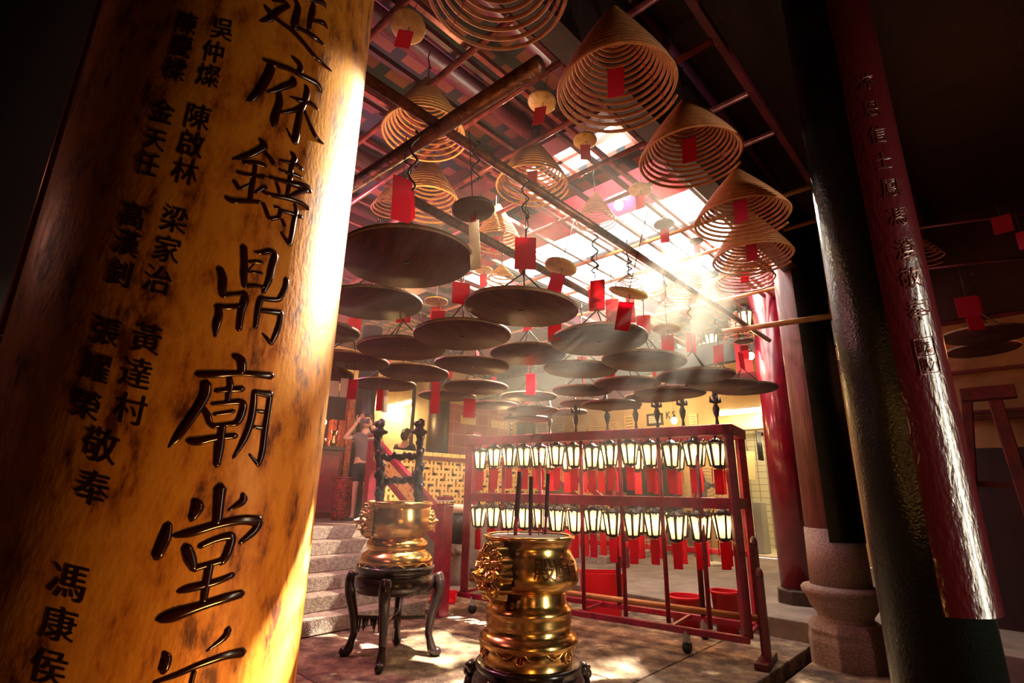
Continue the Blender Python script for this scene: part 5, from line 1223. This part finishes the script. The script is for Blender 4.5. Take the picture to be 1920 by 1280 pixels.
# black dragon candle frame standing in the left censer
t = thing('dragon_frame', 'blackened frame of two dragon posts with crossbars, rising from the left censer', 'candle frame', lc+Vector((0, 0, rz_)))
for px, nm in ((711, 'post'), (786, 'post')):
    o = MB(); rows = [(938, 8), (925, 9), (905, 9.5), (888, 9), (868, 7), (850, 7.5), (835, 6.5), (822, 7), (812, 9)]
    pts = []; rs = []
    for py, w in rows:
        pxx = px+(3 if px < 750 else -2)*math.sin((938-py)/24.0); p = at_y(pxx, py, LYc); pts.append(p); rs.append(w*kl)
    pts[0].z = rz_-0.03
    o.tube(pts, rs, 12)
    q = at_y(px, 812, LYc)
    o.lathe([(0.03, -0.02), (0.085, 0.0), (0.095, 0.02), (0.05, 0.04), (0.04, 0.06)], 14, q)
    for dx, dy, dz, rr in ((0, 0, 0.075, 0.045), (0.03, -0.03, 0.09, 0.032), (-0.03, -0.02, 0.095, 0.03), (0.01, 0, 0.125, 0.03), (0.035, 0, 0.12, 0.02)): o.ball(q+Vector((dx, dy, dz)), rr, 10, 8)
    random.seed(px)
    for k in range(26):                         # scales and coils of the dragon
        u = k/25; i = min(int(u*8), 7); f = u*8-i; c = pts[i].lerp(pts[i+1], f); rr = rs[i]
        a = k*1.1; o.ball(c+Vector((math.cos(a)*rr*0.9, math.sin(a)*rr*0.9, 0)), (rr*0.5, rr*0.5, rr*0.75), 8, 6)
    o.build('post', IRON, t, remesh=0.008)
for py, w, bump in ((857, 5, 5), (901, 6, 3)):
    o = MB(); a = at_y(712, py+2, LYc); b = at_y(786, py-2, LYc); pts = [a.lerp(b, i/16)+Vector((0, 0, 0.012*math.sin(i*1.3)*bump/4)) for i in range(17)]
    o.tube(pts, [kl*w*(1+0.25*math.sin(i*2.1)) for i in range(17)], 10)
    for i in range(2, 15, 2): o.ball(pts[i]+Vector((0, 0, 0.02)), 0.026, 8, 6)
    o.build('crossbar', IRON, t, remesh=0.009)

# ------------------------------------------------------------------ people
def skin_body(name, verts, edges, radii, m, parent, root=0, sub=2):
    org = WP.get(parent.name, Vector()); me = bpy.data.meshes.new(name)
    me.from_pydata([tuple(Vector(v)-org) for v in verts], edges, []); me.materials.append(m)
    o = bpy.data.objects.new(name, me); COL.objects.link(o); o.parent = parent; WP[o.name] = org
    md = o.modifiers.new('skin', 'SKIN'); md.use_smooth_shade = True
    for i, r in enumerate(radii):
        sv = me.skin_vertices[0].data[i]; sv.radius = (r, r) if isinstance(r, (int, float)) else r; sv.use_root = (i == root)
    o.modifiers.new('sub', 'SUBSURF').levels = sub; o.modifiers['sub'].render_levels = sub
    return o
def chain(n0, n): return [(n0+i, n0+i+1) for i in range(n-1)]
def hand(mb, wrist, d, n, s):
    """palm with five bent fingers; d along the fingers, n palm normal"""
    d = Vector(d).normalized(); n = Vector(n).normalized(); x = d.cross(n).normalized(); w = Vector(wrist)
    R = Matrix((x, d, n)).transposed()
    mb.ball(w+d*0.045*s, (0.042*s, 0.055*s, 0.018*s), 12, 8, R)
    for i, (off, L) in enumerate(((-0.03, 0.06), (-0.01, 0.075), (0.01, 0.078), (0.03, 0.068))):
        b = w+d*0.085*s+x*off*s; mb.tube([b, b+d*L*0.5*s-n*0.006*s, b+d*L*0.85*s-n*0.03*s], [0.009*s, 0.0085*s, 0.007*s], 8)
    b = w+d*0.03*s+x*0.04*s; mb.tube([b, b+x*0.025*s+d*0.025*s-n*0.01*s, b+x*0.03*s+d*0.055*s-n*0.025*s], [0.011*s, 0.0095*s, 0.008*s], 8)
def person(base, face, H, lab, pose, topm, legm, bare_legs, hairm=HAIR):
    base = Vector(base); t = thing('person', lab, 'person', base); R = rotz(face); k = H/1.65
    def P(x, y, z): return base+(R @ Vector((x, y, z)))*k     # x right of the person, y forward
    v = [P(0, 0, 0.90), P(0, 0, 1.05), P(0, 0, 1.2), P(0, -0.01, 1.33), P(0, 0.0, 1.42), P(0, 0.02, 1.5)]
    r = [(0.15*k, 0.105*k), (0.125*k, 0.09*k), (0.145*k, 0.1*k), (0.13*k, 0.085*k), 0.055*k, 0.06*k]; e = chain(0, 6)
    for q in (-1, 1):
        n = len(v); v += [P(0.09*q, 0, 0.82), P(0.095*q, 0.01, 0.48), P(0.095*q, -0.02, 0.28), P(0.095*q, -0.03, 0.07), P(0.10*q, 0.09, 0.03)]
        r += [0.085*k, 0.055*k, 0.056*k, 0.038*k, 0.034*k]; e += [(0, n)]+chain(n, 5)
    hands = []
    for q, arm in zip((1, -1), pose):
        n = len(v); v += [P(0.17*q, 0, 1.33)]+[P(*a) for a in arm]; r += [0.055*k, 0.04*k, 0.028*k]; e += [(3, n)]+chain(n, 3); hands.append((v[-1], (v[-1]-v[-2]).normalized()))
    skin_body('body', v, e, r, SKIN, t)
    o = MB(); hc = P(0, 0.035, 1.585); Rk = R
    o.ball(hc, (0.078*k, 0.095*k, 0.115*k), 20, 14, Rk)
    o.ball(P(0, 0.132, 1.57), (0.014*k, 0.018*k, 0.024*k), 10, 8, Rk); o.ball(P(0, 0.105, 1.515), (0.045*k, 0.035*k, 0.035*k), 12, 8, Rk)
    for q in (-1, 1): o.ball(P(0.08*q, 0.03, 1.58), (0.013*k, 0.024*k, 0.034*k), 10, 8, Rk)
    o.build('head', SKIN, t)
    o = MB()
    for q in (-1, 1): o.ball(P(0.032*q, 0.122, 1.592), (0.014*k, 0.008*k, 0.007*k), 8, 6, Rk); o.tube([P(0.015*q, 0.13, 1.612), P(0.05*q, 0.122, 1.614)], 0.003*k, 5)
    o.build('eyes', HAIR, t)
    o = MB(); o.ball(P(0, 0.132, 1.532), (0.024*k, 0.008*k, 0.007*k), 10, 6, Rk); o.build('mouth', mat_mouth, t)
    o = MB(); o.ball(P(0, 0.01, 1.615), (0.088*k, 0.1*k, 0.105*k), 18, 12, Rk); o.ball(P(0, -0.05, 1.55), (0.08*k, 0.07*k, 0.11*k), 14, 10, Rk); o.ball(P(0.0, 0.085, 1.675), (0.07*k, 0.05*k, 0.03*k), 12, 8, Rk); o.build('hair', hairm, t)
    for (w, d) in hands:
        o = MB(); hand(o, w, d, R @ Vector((0, -1, 0.1)), k); o.build('hand', SKIN, t)
    # shirt over the torso with short sleeves
    vv = [P(0, 0, 0.84), P(0, 0, 1.06), P(0, 0, 1.2), P(0, -0.01, 1.34), P(0, 0, 1.405)]; rr = [(0.165*k, 0.12*k), (0.145*k, 0.108*k), (0.16*k, 0.115*k), (0.145*k, 0.1*k), 0.066*k]; ee = chain(0, 5)
    for q, arm in zip((1, -1), pose):
        n = len(vv); a = P(0.17*q, 0, 1.335); b = P(*arm[0]); vv += [a, a.lerp(b, 0.5)]; rr += [0.068*k, 0.06*k]; ee += [(3, n), (n, n+1)]
    skin_body('shirt', vv, ee, rr, topm, t)
    vv = [P(0, 0, 0.93), P(0, 0, 0.86)]; rr = [(0.16*k, 0.115*k), (0.168*k, 0.12*k)]; ee = [(0, 1)]
    for q in (-1, 1):
        n = len(vv); vv += [P(0.09*q, 0, 0.78), P(0.095*q, 0.005, 0.58 if bare_legs else 0.3)]+([] if bare_legs else [P(0.095*q, -0.03, 0.1)]); rr += [0.1*k, 0.085*k if bare_legs else 0.07*k]+([] if bare_legs else [0.06*k]); ee += [(1, n)]+chain(n, 2 if bare_legs else 3)
    skin_body('shorts' if bare_legs else 'trousers', vv, ee, rr, legm, t)
    for q in (-1, 1):
        o = MB(); o.ball(P(0.10*q, 0.04, 0.025), (0.045*k, 0.12*k, 0.03*k), 14, 8, Rk); o.build('shoe', legm, t)
    return t, P
mat_mouth = mat('lips', (0.35, 0.08, 0.07), 0.5)
wb = at_z(676, 974, 0.99); fdir = PI-math.atan2(wb.x, -wb.y)
wl = st(on_t(681, 8.0), 8.0, 0.99)
hp = H_ = 1.62
face = math.atan2(-wl.y, -wl.x)-PI/2
t, P = person(wl, face, 1.68, 'person in grey top and black shorts on the platform, hands raised taking a photo', [((0.33, 0.12, 1.28), (0.14, 0.2, 1.55)), ((-0.3, 0.12, 1.22), (-0.08, 0.24, 1.5))], TOPG, NAVY, True)
MB().box(P(0.03, 0.30, 1.56), (0.15, 0.012, 0.075), rotz(face)).build('phone_in_hand', BLACKP, t, bevel=0.003)
vb = st(on_t(757, 9.3), 9.3, 0.99)
person(vb, face+2.6, 1.7, 'person in dark clothes seen from behind on the platform, under the far tube lamp', [((0.26, 0.02, 1.08), (0.2, 0.2, 1.0)), ((-0.26, 0.02, 1.08), (-0.2, 0.2, 1.0))], NAVY, NAVY, False)

# ------------------------------------------------------------------ incense haze in the courtyard
HZ = bpy.data.materials.new('incense_haze'); HZ.use_nodes = True; nt = HZ.node_tree; nt.nodes.clear()
out = nt.nodes.new('ShaderNodeOutputMaterial'); vs = nt.nodes.new('ShaderNodeVolumeScatter')
vs.inputs['Color'].default_value = (1.0, 0.95, 0.86, 1); vs.inputs['Density'].default_value = 0.0135; vs.inputs['Anisotropy'].default_value = 0.45
nt.links.new(vs.outputs[0], out.inputs['Volume'])
o = MB(); stbox(o, 0.9, 4.2, 1.15, 6.2, 1.2, 4.15); stbox(o, 4.201, 6.9, 2.25, 6.2, 1.2, 4.15); hz = o.build('incense_smoke', HZ)
tag(hz, 'thin incense smoke lit by the sunbeams over the courtyard', 'smoke', kind='stuff')
